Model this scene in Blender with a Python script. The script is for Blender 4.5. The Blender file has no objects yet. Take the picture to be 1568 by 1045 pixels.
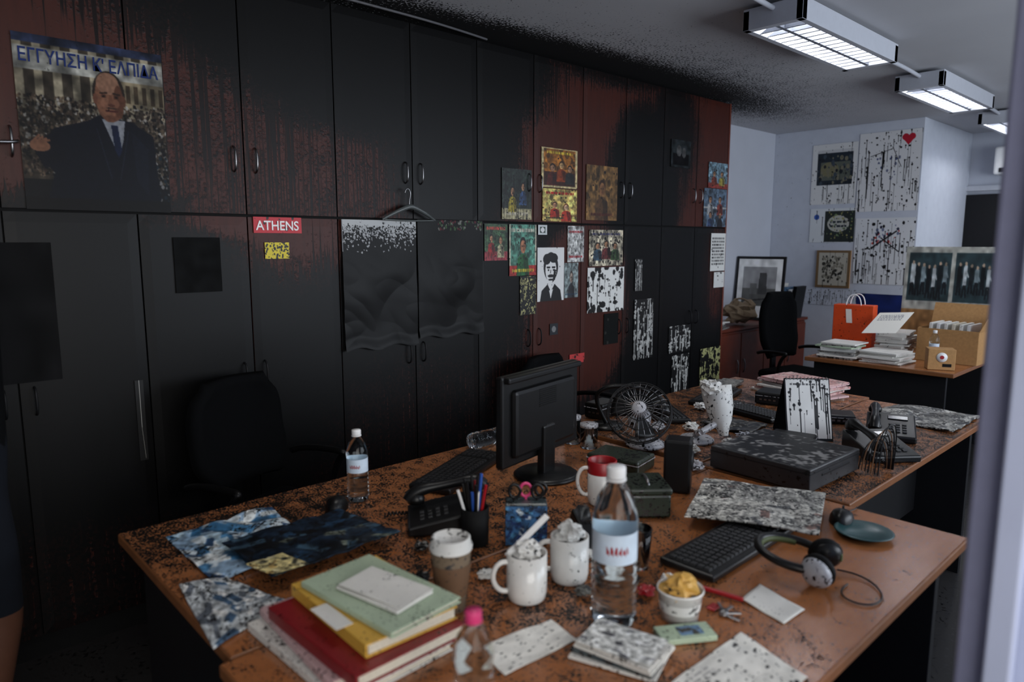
import bpy, math, random
import numpy as np
from mathutils import Vector, Matrix, noise as mn
random.seed(7); rng=np.random.default_rng(7)
C=bpy.context.collection
pi=math.pi
# ---------------------------------------------------------------- materials
def lin(c):
    return tuple(((x/255.)/12.92 if x/255.<=.04045 else ((x/255.+.055)/1.055)**2.4) for x in c)
def newmat(name):
    m=bpy.data.materials.new(name); m.use_nodes=True
    return m,m.node_tree,m.node_tree.nodes["Principled BSDF"]
def N(nt,t,**kw):
    n=nt.nodes.new(t)
    for k,v in kw.items(): setattr(n,k,v)
    return n
def math_(nt,op,a,b=None,clamp=False):
    n=N(nt,"ShaderNodeMath",operation=op); n.use_clamp=clamp
    for i,x in enumerate((a,b)):
        if x is None: continue
        if isinstance(x,(int,float)): n.inputs[i].default_value=x
        else: nt.links.new(x,n.inputs[i])
    return n.outputs[0]
def mix_(nt,f,a,b):
    n=N(nt,"ShaderNodeMix",data_type='RGBA')
    for i,x in ((0,f),(6,a),(7,b)):
        if isinstance(x,(int,float)): n.inputs[i].default_value=x
        elif isinstance(x,tuple): n.inputs[i].default_value=x[:3]+(1,)
        else: nt.links.new(x,n.inputs[i])
    return n.outputs[2]
def noise_(nt,scale,detail=3,stretch=(1,1,1),off=(0,0,0),obj=False,rough=.5):
    g=N(nt,"ShaderNodeTexCoord").outputs["Object"] if obj else N(nt,"ShaderNodeNewGeometry").outputs["Position"]
    mp=N(nt,"ShaderNodeMapping"); mp.inputs["Scale"].default_value=stretch; mp.inputs["Location"].default_value=off
    nt.links.new(g,mp.inputs[0]); n=N(nt,"ShaderNodeTexNoise"); n.inputs["Scale"].default_value=scale
    n.inputs["Detail"].default_value=detail; n.inputs["Roughness"].default_value=rough
    nt.links.new(mp.outputs[0],n.inputs["Vector"]); return n.outputs[0]
def plain(name,col,rough=.5,metal=0,var=.12,scale=30,bump=0,spec=.5):
    m,nt,b=newmat(name); c=lin(col)
    n=noise_(nt,scale,4)
    dark=tuple(x*(1-var*2) for x in c); lt=tuple(min(1,x*(1+var*2)) for x in c)
    nt.links.new(mix_(nt,n,dark,lt),b.inputs["Base Color"])
    b.inputs["Roughness"].default_value=rough; b.inputs["Metallic"].default_value=metal; b.inputs["Specular IOR Level"].default_value=spec
    if bump:
        bp=N(nt,"ShaderNodeBump"); bp.inputs["Strength"].default_value=bump; bp.inputs["Distance"].default_value=.01
        nt.links.new(n,bp.inputs["Height"]); nt.links.new(bp.outputs[0],b.inputs["Normal"])
    return m
def splat(name,col,amount=.5,scale=120,rough=.6,col2=None,s2=12,text=False,black=(14,14,15),off=0,gain=18,stretch=(1,1,1),w2=.4):
    """surface splashed with black paint and dusted with soot"""
    m,nt,b=newmat(name); c=lin(col)
    base=mix_(nt,noise_(nt,s2,3,off=(off,0,0)),c,lin(col2) if col2 else tuple(x*.68 for x in c))
    if text:
        w=N(nt,"ShaderNodeTexBrick"); w.inputs["Scale"].default_value=1
        tc=N(nt,"ShaderNodeTexCoord"); nt.links.new(tc.outputs["Object"],w.inputs["Vector"])
        w.inputs["Brick Width"].default_value=.045; w.inputs["Row Height"].default_value=.006; w.inputs["Mortar Size"].default_value=.0018
        w.inputs["Color1"].default_value=(.28,.28,.28,1); w.inputs["Color2"].default_value=(.45,.45,.45,1); w.inputs["Mortar"].default_value=(1,1,1,1)
        mm=N(nt,"ShaderNodeMix",data_type='RGBA',blend_type='MULTIPLY'); mm.inputs[0].default_value=.6
        nt.links.new(base,mm.inputs[6]); nt.links.new(w.outputs[0],mm.inputs[7]); base=mm.outputs[2]
    n1=noise_(nt,scale,3,off=(off,off,0),stretch=stretch); n2=noise_(nt,scale*.16,2,off=(0,off,0))
    v=math_(nt,'ADD',n1,math_(nt,'MULTIPLY',n2,w2))
    f=math_(nt,'MULTIPLY',math_(nt,'SUBTRACT',v,.5+w2*.5+.25-.35*amount),gain,True)
    nt.links.new(mix_(nt,f,base,lin(black)),b.inputs["Base Color"])
    nt.links.new(math_(nt,'SUBTRACT',rough,math_(nt,'MULTIPLY',f,rough*.4)),b.inputs["Roughness"])
    return m
def sootmat(name,base1,base2,scale=60,k1=1.,stripe=None,gain=10,rough=.45,grain=(1,1,1),gs=8,black=(16,16,17),brough=.5,bump=0,medium=.35,bspec=.25,wspec=.45):
    m,nt,b=newmat(name)
    at=N(nt,"ShaderNodeAttribute"); at.attribute_name="soot"; s=at.outputs["Fac"]
    base=mix_(nt,noise_(nt,gs,5,stretch=grain),lin(base1),lin(base2))
    n1=noise_(nt,scale,4); n3=noise_(nt,scale*.12,3)
    v=math_(nt,'ADD',s,math_(nt,'MULTIPLY',math_(nt,'SUBTRACT',n1,.5),k1))
    v=math_(nt,'ADD',v,math_(nt,'MULTIPLY',math_(nt,'SUBTRACT',n3,.5),medium))
    f=math_(nt,'ADD',math_(nt,'MULTIPLY',math_(nt,'SUBTRACT',v,.5),gain),.5,True)
    if stripe:
        ns=noise_(nt,1,2.5,stretch=stripe)
        d=math_(nt,'ADD',math_(nt,'MULTIPLY',math_(nt,'SUBTRACT',ns,.5),3.0),math_(nt,'MULTIPLY',math_(nt,'SUBTRACT',s,.44),2.5))
        f=math_(nt,'MAXIMUM',f,math_(nt,'MULTIPLY',math_(nt,'MULTIPLY',d,6.0,True),.92))
    nt.links.new(mix_(nt,f,base,lin(black)),b.inputs["Base Color"])
    nt.links.new(math_(nt,'ADD',rough,math_(nt,'MULTIPLY',f,brough-rough)),b.inputs["Roughness"])
    nt.links.new(math_(nt,'ADD',wspec,math_(nt,'MULTIPLY',f,bspec-wspec)),b.inputs["Specular IOR Level"])
    if bump:
        bp=N(nt,"ShaderNodeBump"); bp.inputs["Strength"].default_value=bump; bp.inputs["Distance"].default_value=.003
        nt.links.new(f,bp.inputs["Height"]); nt.links.new(bp.outputs[0],b.inputs["Normal"])
    return m
def clear(name,col=(235,245,250),rough=.04,ior=1.25):
    m,nt,b=newmat(name); b.inputs["Base Color"].default_value=lin(col)+(1,)
    b.inputs["Transmission Weight"].default_value=1; b.inputs["IOR"].default_value=ior
    nt.links.new(math_(nt,'MULTIPLY',noise_(nt,40,2),rough*2),b.inputs["Roughness"]); return m
def vcol(name,rough=.45,spec=.4):
    m,nt,b=newmat(name); at=N(nt,"ShaderNodeAttribute"); at.attribute_name="Col"
    nt.links.new(at.outputs["Color"],b.inputs["Base Color"]); b.inputs["Roughness"].default_value=rough; b.inputs["Specular IOR Level"].default_value=spec; return m
M={}
M['black']=plain('black_plastic',(14,14,15),.35,spec=.35)
M['blackm']=plain('black_matte',(11,11,12),.7,spec=.2)
M['dgrey']=plain('dark_grey_laminate',(22,22,24),.5,spec=.25)
M['screen']=plain('screen_glass',(8,8,10),.12)
M['silver']=splat('splashed_silver',(180,180,185),.55,90,.35)
M['chrome']=plain('steel',(140,140,142),.3,1.0)
M['white']=plain('white_plastic',(225,225,225),.4,var=.04)
M['wht_spl']=splat('splashed_white',(224,223,219),.45,90,.5)
M['mug']=splat('splashed_ceramic',(232,230,226),.24,130,.2)
M['paper1']=splat('splashed_paper',(230,228,221),.26,150,.7)
M['paper2']=splat('splashed_paper_heavy',(224,221,214),.44,130,.7,off=3)
M['paper3']=splat('splashed_paper_light',(235,233,227),.18,160,.7,off=7)
M['news']=splat('splashed_newspaper',(180,178,172),.66,90,.7,col2=(90,88,85),s2=18,text=True,off=2)
M['newsd']=splat('dark_newspaper',(130,128,122),.85,70,.6,col2=(70,66,62),s2=14,text=True,off=5)
M['magdark']=splat('dark_magazine',(22,34,48),.72,60,.3,col2=(85,95,92),s2=14,off=9)
M['magblue']=splat('blue_magazine',(120,150,180),.55,70,.4,col2=(45,95,135),s2=14,off=1)
M['green']=splat('green_book_cover',(182,200,172),.34,160,.55)
M['yellow']=splat('yellow_book_cover',(225,176,72),.32,130,.5)
M['red']=splat('red_book_cover',(135,18,28),.26,130,.4)
M['redpaper']=splat('red_splashed_paper',(214,208,202),.45,70,.7,col2=(170,40,40),s2=30,off=4)
M['pink']=splat('pink_splashed_paper',(215,180,180),.44,130,.6)
M['pages']=plain('book_pages',(200,192,175),.8,scale=200)
M['redp']=plain('red_plastic',(150,18,26),.35)
M['bluep']=plain('blue_plastic',(40,80,160),.35)
M['yelp']=plain('yellow_plastic',(210,170,50),.35)
M['pinkp']=plain('pink_plastic',(215,65,120),.35)
M['kraft']=plain('cardboard',(170,128,80),.8,scale=60)
M['kraftd']=splat('brown_paper_sleeve',(105,76,52),.3,90,.8)
M['sleeve']=splat('cup_board',(120,102,82),.4,100,.8)
M['orange']=splat('orange_bag',(225,75,20),.3,80,.5)
M['olive']=splat('green_tin',(32,42,30),.6,90,.4)
M['teal']=plain('teal_plate',(36,72,74),.3)
M['lime']=plain('olive_band',(70,80,40),.6)
M['clear']=clear('clear_plastic')
M['clearb']=clear('label_film',(220,228,235),.2)
M['label']=plain('bottle_label',(195,210,225),.4,var=.12,scale=25)
M['skin']=plain('skin',(85,55,42),.55,var=.06,spec=.3)
M['cloth']=plain('dark_cloth',(9,10,12),.95,spec=.1)
M['cream']=splat('yellow_foil',(215,172,85),.3,100,.4,col2=(180,130,55),s2=25)
M['canvas']=plain('canvas_bag',(150,130,105),.9,scale=40,bump=.4)
M['woodred']=plain('cabinet_wood',(100,42,25),.45,var=.2,scale=12)
M['fix']=plain('fixture_enamel',(185,188,196),.35,var=.03)
M['cable']=plain('grey_cable',(90,90,94),.5)
M['cabletan']=plain('tan_cable',(120,85,55),.5)
M['wallm']=plain('wall_paint',(190,194,204),.85,var=.03,scale=5)
M['wallw']=splat('wall_paint_splashed',(205,210,220),.02,90,.8,col2=(190,195,206))
M['jamb']=plain('partition_paint',(200,208,235),.6,var=.04,scale=6)
M['trim']=plain('partition_trim',(130,132,158),.5,var=.05)
M['vcol']=vcol('printed_paper'); M['vcolg']=vcol('printed_gloss',.4,.14); M['vcolm']=vcol('plastic_sheet',.42,.16); M['vcold']=vcol('blackened_paper',.8,.1)
M['photoblk']=plain('black_frame',(14,14,14),.4)
M['hanger']=plain('hanger_plastic',(80,85,85),.3)
M['glow']=newmat('lamp_tube')[0]
b=M['glow'].node_tree.nodes["Principled BSDF"]; b.inputs["Emission Color"].default_value=(.88,.94,1,1); b.inputs["Emission Strength"].default_value=3.0
# ---------------------------------------------------------------- mesh helpers
def link(o,parent=None):
    C.objects.link(o)
    if parent: o.parent=parent
    return o
def group(name,loc=(0,0,0),rz=0,rot=None):
    e=bpy.data.objects.new(name,None); e.location=loc; e.rotation_euler=rot if rot else (0,0,rz); e.empty_display_size=.05; C.objects.link(e); return e
def mk(name,vs,fs,mat,parent=None,loc=(0,0,0),rot=(0,0,0),smooth=False,bev=0,solid=0):
    me=bpy.data.meshes.new(name); me.from_pydata([tuple(v) for v in vs],[],fs); me.update()
    if smooth: me.polygons.foreach_set("use_smooth",[True]*len(me.polygons))
    o=bpy.data.objects.new(name,me); o.location=loc; o.rotation_euler=rot; me.materials.append(mat); link(o,parent)
    if solid:
        s=o.modifiers.new("s","SOLIDIFY"); s.thickness=solid; s.offset=-1
    if bev:
        bm=o.modifiers.new("b","BEVEL"); bm.width=bev; bm.segments=2; bm.limit_method='ANGLE'
    return o
BF=[(0,3,2,1),(4,5,6,7),(0,1,5,4),(1,2,6,5),(2,3,7,6),(3,0,4,7)]
def box(name,size,loc,mat,parent=None,rot=(0,0,0),bev=.002,taper=1,shear=(0,0)):
    x,y,z=[s/2 for s in size]; t=taper; a,b_=shear
    vs=[(-x,-y,-z),(x,-y,-z),(x,y,-z),(-x,y,-z),(-x*t+a,-y*t+b_,z),(x*t+a,-y*t+b_,z),(x*t+a,y*t+b_,z),(-x*t+a,y*t+b_,z)]
    return mk(name,vs,BF,mat,parent,loc,rot,bev=bev)
def bx(name,x0,x1,y0,y1,z0,z1,mat,parent=None,bev=.002):
    return box(name,(x1-x0,y1-y0,z1-z0),((x0+x1)/2,(y0+y1)/2,(z0+z1)/2),mat,parent,bev=bev)
def lathe(name,prof,mat,parent=None,loc=(0,0,0),rot=(0,0,0),seg=32,wob=0):
    vs=[];fs=[];n=len(prof)
    for i in range(seg):
        a=2*pi*i/seg
        for j,(r,z) in enumerate(prof):
            rr=r*(1+wob*(mn.noise(Vector((math.cos(a)*2,math.sin(a)*2,z*30+loc[0]*9)))))
            vs.append((rr*math.cos(a),rr*math.sin(a),z))
    for i in range(seg):
        k=(i+1)%seg
        for j in range(n-1): fs.append((i*n+j,k*n+j,k*n+j+1,i*n+j+1))
    return mk(name,vs,fs,mat,parent,loc,rot,smooth=True)
def tube(name,pts,r,mat,parent=None,cyc=False,res=3,radii=None):
    cu=bpy.data.curves.new(name,'CURVE'); cu.dimensions='3D'; cu.bevel_depth=r; cu.bevel_resolution=res; cu.use_fill_caps=True
    sp=cu.splines.new('NURBS'); sp.points.add(len(pts)-1)
    for i,p_ in enumerate(pts):
        sp.points[i].co=(*p_,1)
        if radii: sp.points[i].radius=radii[i]
    sp.use_endpoint_u=True; sp.order_u=min(4,len(pts)); sp.use_cyclic_u=cyc; sp.resolution_u=6
    tmp=bpy.data.objects.new("t",cu); C.objects.link(tmp)
    dg=bpy.context.evaluated_depsgraph_get(); me=bpy.data.meshes.new_from_object(tmp.evaluated_get(dg))
    bpy.data.objects.remove(tmp); me.name=name
    me.polygons.foreach_set("use_smooth",[True]*len(me.polygons)); me.materials.clear(); me.materials.append(mat)
    o=bpy.data.objects.new(name,me); return link(o,parent)
def sheet(name,c4,z,mat,parent=None,wob=.004,n=14,th=.0008,seed=0,edge=0,fr=9,cv=None):
    """4-corner sheet lying on a surface; cv = painted canvas (c4[0]->c4[1] is across, c4[0]->c4[3] is down)"""
    c4=[Vector((c[0],c[1],c[2] if len(c)>2 else 0)) for c in c4]; vs=[];fs=[]
    ctr=sum(c4,Vector())/4
    nu,nv=(cv.w-1,cv.h-1) if cv else (n,n)
    for j in range(nv+1):
        for i in range(nu+1):
            u=i/nu;v=j/nv
            p_=c4[0]*(1-u)*(1-v)+c4[1]*u*(1-v)+c4[2]*u*v+c4[3]*(1-u)*v
            w=abs(mn.noise(Vector((p_.x*fr,p_.y*fr,seed))))*wob*2+edge*(max(abs(u-.5),abs(v-.5))*2)**4
            vs.append((p_.x-ctr.x,p_.y-ctr.y,p_.z+w))
    for j in range(nv):
        for i in range(nu):
            a=j*(nu+1)+i; fs.append((a,a+1,a+nu+2,a+nu+1))
    o=mk(name,vs,fs,mat,parent,(ctr.x,ctr.y,z+th*.5),smooth=True)
    if cv:
        a=np.clip(cv.a,0,255)/255.; a=np.where(a<=.04045,a/12.92,((a+.055)/1.055)**2.4)
        at=o.data.color_attributes.new("Col",'FLOAT_COLOR','POINT'); at.data.foreach_set("color",np.concatenate([a,np.ones((cv.h,cv.w,1))],-1).reshape(-1).astype(np.float32))
    s=o.modifiers.new("s","SOLIDIFY"); s.thickness=th; s.offset=0
    return o
def sootgrid(name,o0,du,dv,nu,nv,fn,mat,parent=None):
    o0=Vector(o0);du=Vector(du);dv=Vector(dv);vs=[];so=[];fs=[]
    for j in range(nv+1):
        for i in range(nu+1):
            p_=o0+du*(i/nu)+dv*(j/nv); vs.append(p_); so.append(fn(p_))
    for j in range(nv):
        for i in range(nu):
            a=j*(nu+1)+i; fs.append((a,a+1,a+nu+2,a+nu+1))
    o=mk(name,vs,fs,mat,parent); at=o.data.attributes.new("soot",'FLOAT','POINT'); at.data.foreach_set("value",so); return o
# ---------------------------------------------------------------- painted prints
class Cv:
    def __init__(s,w,h,col):
        s.w,s.h=w,h; s.a=np.ones((h,w,3))*np.array(col,float); s.u,s.v=np.meshgrid((np.arange(w)+.5)/w,(np.arange(h)+.5)/h); s.k=h/w
    def put(s,m,c): s.a[m]=c; return s
    def rect(s,a,b,c,d,col): return s.put((s.u>=a)&(s.u<=c)&(s.v>=b)&(s.v<=d),col)
    def ell(s,x,y,rx,ry,col): return s.put(((s.u-x)/rx)**2+((s.v-y)/ry)**2<1,col)
    def poly(s,pts,col):
        m=np.zeros_like(s.u,bool); n=len(pts)
        for i in range(n):
            x0,y0=pts[i];x1,y1=pts[(i+1)%n]
            if y0==y1: continue
            cr=((y0>s.v)!=(y1>s.v))&(s.u<(x1-x0)*(s.v-y0)/(y1-y0)+x0); m^=cr
        return s.put(m,col)
    def line(s,x0,y0,x1,y1,w,col):
        k=s.k; dx,dy=x1-x0,(y1-y0)*k; L=dx*dx+dy*dy+1e-9
        t=np.clip(((s.u-x0)*dx+(s.v-y0)*k*dy)/L,0,1); d=np.hypot(s.u-x0-t*dx,(s.v-y0)*k-t*dy)
        return s.put(d<w,col)
    def crowd(s,a,b,c,d,n,cols,sz=.02):
        for _ in range(n):
            x,y=rng.uniform(a,c),rng.uniform(b,d); q=cols[rng.integers(len(cols))]; r=sz*rng.uniform(.5,1.3)
            s.ell(x,y,r,r*1.3/s.k,q)
        return s
    def vn(s,cell):
        g=rng.random((s.h//cell+2,s.w//cell+2)); yy=np.arange(s.h)/cell; xx=np.arange(s.w)/cell
        y0=yy.astype(int);x0=xx.astype(int);fy=(yy-y0)[:,None];fx=(xx-x0)[None]
        return g[y0][:,x0]*(1-fy)*(1-fx)+g[y0+1][:,x0]*fy*(1-fx)+g[y0][:,x0+1]*(1-fy)*fx+g[y0+1][:,x0+1]*fy*fx
    def noise(s,amp,cell=6):
        s.a*=(1+amp*(s.vn(cell)-.5)*2)[...,None]; return s
    def grime(s,th=.6,c=(16,16,17),cells=(2,4,12)):
        q=s.vn(cells[0])*.5+s.vn(cells[1])*.3+s.vn(cells[2])*.35
        k=np.clip((q-th)*9,0,1)[...,None]; s.a=s.a*(1-k)+np.array(c)*k; return s
    def blur(s,n=1):
        for _ in range(n):
            p=np.pad(s.a,((1,1),(1,1),(0,0)),'edge'); s.a=(p[1:-1,1:-1]*2+p[:-2,1:-1]+p[2:,1:-1]+p[1:-1,:-2]+p[1:-1,2:])/6
        return s
    def text(s,a,b,c,d,rows,col):
        for i in range(rows):
            y=b+(d-b)*(i+.5)/rows; x=a
            while x<c:
                w=rng.uniform(.02,.09); s.rect(x,y-.25*(d-b)/rows,min(c,x+w),y+.25*(d-b)/rows,col); x+=w+.02
        return s
    def splat(s,n,r=.03,col=(12,12,13)):
        for _ in range(n):
            x,y=rng.random(2); q=r*rng.random()**2.2+.004; s.ell(x,y,q*rng.uniform(.7,1.4),q/s.k*rng.uniform(.7,1.5),col)
        return s
    def drips(s,n,w=.006,col=(12,12,13),top=1.0,L=.4):
        for _ in range(n):
            x,y=rng.random(),rng.random()*top; l=.03+L*rng.random()**2; q=w*rng.uniform(.35,1.2)
            s.line(x,y,x+rng.uniform(-.004,.004),min(1,y+l),q,col); s.ell(x,y,q*2.4,q*2.6/s.k,col)
        return s
def prnt(name,cv,o0,du,dv,mat=None,parent=None,wob=.0):
    """o0 top-left; du across; dv down"""
    o0=Vector(o0);du=Vector(du);dv=Vector(dv);h,w=cv.h,cv.w; nrm=dv.cross(du).normalized()
    I,J=np.meshgrid(np.arange(w)/(w-1),np.arange(h)/(h-1))
    P=np.array(o0)[None,None]+I[...,None]*np.array(du)+J[...,None]*np.array(dv)
    if wob: P=P+np.array(nrm)*(wob*(.5+.5*np.sin(I*7+J*4)*np.cos(J*5)))[...,None]
    idx=np.arange(w*h).reshape(h,w)
    F_=np.stack([idx[:-1,:-1],idx[1:,:-1],idx[1:,1:],idx[:-1,1:]],-1).reshape(-1,4)
    me=bpy.data.meshes.new(name); me.vertices.add(w*h); me.vertices.foreach_set("co",P.reshape(-1))
    me.loops.add(F_.size); me.loops.foreach_set("vertex_index",F_.reshape(-1).astype(np.int32))
    me.polygons.add(len(F_)); me.polygons.foreach_set("loop_start",np.arange(0,F_.size,4,dtype=np.int32))
    me.update(calc_edges=True); me.validate()
    a=np.clip(cv.a,0,255)/255.; a=np.where(a<=.04045,a/12.92,((a+.055)/1.055)**2.4)
    at=me.color_attributes.new("Col",'FLOAT_COLOR','POINT'); at.data.foreach_set("color",np.concatenate([a,np.ones((h,w,1))],-1).reshape(-1).astype(np.float32))
    me.materials.append(mat or M['vcol']); o=bpy.data.objects.new(name,me); return link(o,parent)
def wallprint(name,cv,y0,y1,z0,z1,x=-2.944,**k):
    return prnt(name,cv,(x,y0,z1),(0,y1-y0,0),(0,0,z0-z1),**k)
def backprint(name,cv,x0,x1,z0,z1,y=6.842,**k):
    return prnt(name,cv,(x0,y,z1),(x1-x0,0,0),(0,0,z0-z1),**k)
def textobj(name,body,size,mat,parent,loc,rot,sx=1,ext=.0005):
    cu=bpy.data.curves.new(name,'FONT'); cu.body=body; cu.size=size; cu.extrude=ext; cu.offset=size*.015
    tmp=bpy.data.objects.new("t",cu); C.objects.link(tmp); dg=bpy.context.evaluated_depsgraph_get()
    me=bpy.data.meshes.new_from_object(tmp.evaluated_get(dg)); bpy.data.objects.remove(tmp); me.materials.clear(); me.materials.append(mat)
    o=bpy.data.objects.new(name,me); o.location=loc; o.rotation_euler=rot; o.scale=(sx,1,1); return link(o,parent)
WR=(pi/2,0,pi/2)
# ---------------------------------------------------------------- camera
cam=bpy.data.cameras.new("camera"); co=bpy.data.objects.new("camera",cam); C.objects.link(co); bpy.context.scene.camera=co
co.location=(0,0,1.53); co.rotation_euler=(math.radians(82),0,math.radians(47.1)); cam.lens=24.68; cam.sensor_width=36
cam.dof.use_dof=True; cam.dof.focus_distance=3.3; cam.dof.aperture_fstop=2.2; cam.clip_start=.02
# ---------------------------------------------------------------- room
CZ=2.6
def sm(x,a,b):
    t=max(0,min(1,(x-a)/(b-a))); return t*t*(3-2*t)
def ellf(y,z,cy,cz,ry,rz,soft=.35):
    d=math.hypot((y-cy)/ry,(z-cz)/rz); return 1-sm(d,1-soft,1+soft)
def ceil_soot(p_):
    d=p_.x+2.95
    a=ellf(p_.y,d,4.4,-.05,1.9,.85,.95)*.56+ellf(p_.y,d,4.1,0,1.5,.28,.8)*.32+ellf(p_.y,d,1.9,0,1.8,.24,.8)*.66
    return a-.02
M['ceil']=sootmat('ceiling_paint',(192,193,197),(172,173,178),80,1.9,gain=7,rough=.9,brough=.9,gs=1.5,black=(22,22,23))
sootgrid('ceiling',(-3.6,-2.2,CZ),(0,10.6,0),(5.4,0,0),200,100,ceil_soot,M['ceil'])
M['floor']=splat('floor_vinyl',(40,38,38),.45,60,.5)
box('floor',(5.4,10.6,.1),(-.9,3.1,-.05),M['floor'],bev=0)
box('wall_left',(.1,10.6,CZ),(-3.55,3.1,CZ/2),M['wallm'],bev=0)
box('wall_back',(5.4,.1,CZ),(-.9,8.30,CZ/2),M['wallm'],bev=0)
box('wall_front',(5.4,.1,CZ),(-.9,-2.25,CZ/2),M['wallm'],bev=0)
box('wall_chimney_breast',(1.35,1.40,CZ),(-2.825,7.548,CZ/2),M['wallw'],bev=.004)
wr=group('wall_right')
X0,X1=1.7,1.8
for i,(a_,b_,c_,d_) in enumerate([(-2.2,8.25,0,.9),(-2.2,8.25,2.35,CZ),(-2.2,-1.5,.9,2.35),(.9,2.0,.9,2.35),(6.6,8.25,.9,2.35)]):
    bx('wall_part_%d'%i,X0,X1,a_,b_,c_,d_,M['wallm'],wr,0)
for k,(a_,b_) in enumerate([(-1.5,.9),(2.0,6.6)]):
    w=group('window_%d'%(k+1))
    n=max(2,int((b_-a_)/1.1))
    for i in range(n+1):
        y=a_+(b_-a_)*i/n; bx('mullion_%d'%i,X0+.01,X0+.07,max(a_,y-.03),min(b_,y+.03),.9,2.35,M['white'],w)
    bx('sill',X0-.04,X0+.09,a_,b_,.88,.92,M['white'],w); bx('head',X0+.01,X0+.07,a_,b_,2.30,2.35,M['white'],w)
pt=group('wall_partition')
bx('leaf',-.22,X0,1.22,1.32,0,CZ,M['jamb'],pt,.003)
bx('trim_edge',-.275,-.215,1.20,1.34,0,CZ,M['trim'],pt,.006)
bx('trim_strip',-.235,-.20,1.185,1.215,0,CZ,M['jamb'],pt,.004)
d=group('door_1',(-2.26,8.25,0))
box('leaf',(.44+.3,.04,2.0),(.10,-.03,1.0),M['dgrey'],d)
for s_ in (-1,1): box('frame_%d'%s_,(.05,.07,2.07),(.10+s_*.40,-.035,1.035),M['fix'],d)
box('frame_top',(.85,.07,.05),(.10,-.035,2.06),M['fix'],d); box('handle',(.12,.05,.02),(-.18,-.07,1.02),M['chrome'],d)
ac=group('air_conditioner',(-1.5,8.0,2.3)); box('body',(.8,.22,.26),(0,.13,0),M['white'],ac,bev=.02); box('louvre',(.7,.02,.04),(0,.02,-.09),M['dgrey'],ac)
box('baseboard_back',(1.3,.02,.08),(-2.82,6.836,.04),M['trim'])
# ---------------------------------------------------------------- wall of cabinets
def soot(p_):
    y,z=p_.y,p_.z
    if z>1.64:
        s=.17
        s=max(s,ellf(y,z,1.95,2.62,1.12,.62,.6)*1.15)
        s=max(s,.37*ellf(y,z,1.6,1.9,1.15,.75,.5)+.08)
        s=max(s,ellf(y,z,2.34,2.15,.48,.72,.7)*.97)
        s=max(s,ellf(y,z,3.98,1.85,.40,.58,.7)*1.15, ellf(y,z,4.3,2.3,.38,.6,.8)*.66)
        s=max(s,(1-sm(y,-.2,.35))*.6, ellf(y,z,.66,1.66,.4,.08,.8)*.8)
        s=max(s,ellf(y,z,1.05,2.62,.6,.44,.7)*.70, ellf(y,z,3.6,2.62,1.4,.16,.8)*.62)
    else:
        s=1.0
        s-=ellf(y,z,1.45,1.62,.36,.28,.8)*.74
        s-=ellf(y,z,.95,1.64,.35,.08,.9)*.40
        s-=ellf(y,z,3.38,1.1,.46,.62,.4)*.85
        s-=ellf(y,z,2.95,.9,.35,.5,.5)*.32
        s-=ellf(y,z,4.95,1.3,.25,.5,.6)*.6
        s-=ellf(y,z,2.1,.6,.7,.45,.5)*.40
        s-=ellf(y,z,.4,.2,1.2,.35,.5)*.40
    return s
M['door']=sootmat('sooty_cabinet_veneer',(74,29,18),(50,19,12),90,.9,stripe=(1,80,1.2),gain=4,rough=.45,grain=(1,9,1.2),gs=6,black=(8,8,9),brough=.42,bump=.25,bspec=.20,wspec=.28)
cab=group('wardrobe')
Y0,PW=-1.3125,.4225
bx('carcass',-3.49,-2.972,Y0,5.03,0.0,2.585,M['blackm'],cab,.0)
vs=[];fs=[];so=[]
def doorpanel(y0,y1,z0,z1,x=-2.95,t=.018):
    ny=12; nz=max(10,int((z1-z0)/.035)); b0=len(vs)
    for j in range(nz+1):
        for i in range(ny+1):
            y=y0+(y1-y0)*i/ny; z=z0+(z1-z0)*j/nz; e=.002 if i in(0,ny) or j in(0,nz) else 0
            vs.append((x-e,y,z)); so.append(soot(Vector((x,y,z))))
    for j in range(nz):
        for i in range(ny):
            a=b0+j*(ny+1)+i; fs.append((a,a+1,a+ny+2,a+ny+1))
    c=[b0,b0+ny,b0+(nz+1)*(ny+1)-1,b0+nz*(ny+1)]; k=len(vs)
    for q in c: v=vs[q]; vs.append((v[0]-t,v[1],v[2])); so.append(1)
    for i in range(4): fs.append((c[i],k+i,k+(i+1)%4,c[(i+1)%4]))
for k in range(15):
    y0=Y0+k*PW
    doorpanel(y0+.003,y0+PW-.003,1.648,2.58); doorpanel(y0+.003,y0+PW-.003,.09,1.636)
o=mk('door_panels',vs,fs,M['door'],cab); at=o.data.attributes.new("soot",'FLOAT','POINT'); at.data.foreach_set("value",so)
for k in range(15):
    y0=Y0+k*PW; side=(y0+.045) if k%2==0 else (y0+PW-.045)
    for z,nm in ((1.87,'upper'),(.97,'lower')):
        tube('handle_%s_%d'%(nm,k),[(-2.95,side,z-.05),(-2.925,side,z-.048),(-2.922,side,z),(-2.925,side,z+.048),(-2.95,side,z+.05)],.0042,M['chrome'] if z>1.5 else M['dgrey'],cab)
bx('end_panel',-3.49,-2.95,5.03,5.048,0,2.585,M['woodred'],cab)
tube('cable_conduit',[(-2.90,1.2,2.59),(-2.87,1.6,2.588),(-2.86,1.9,2.58),(-2.88,2.2,2.588),(-2.94,2.55,2.592)],.006,M['cable'])
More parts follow.
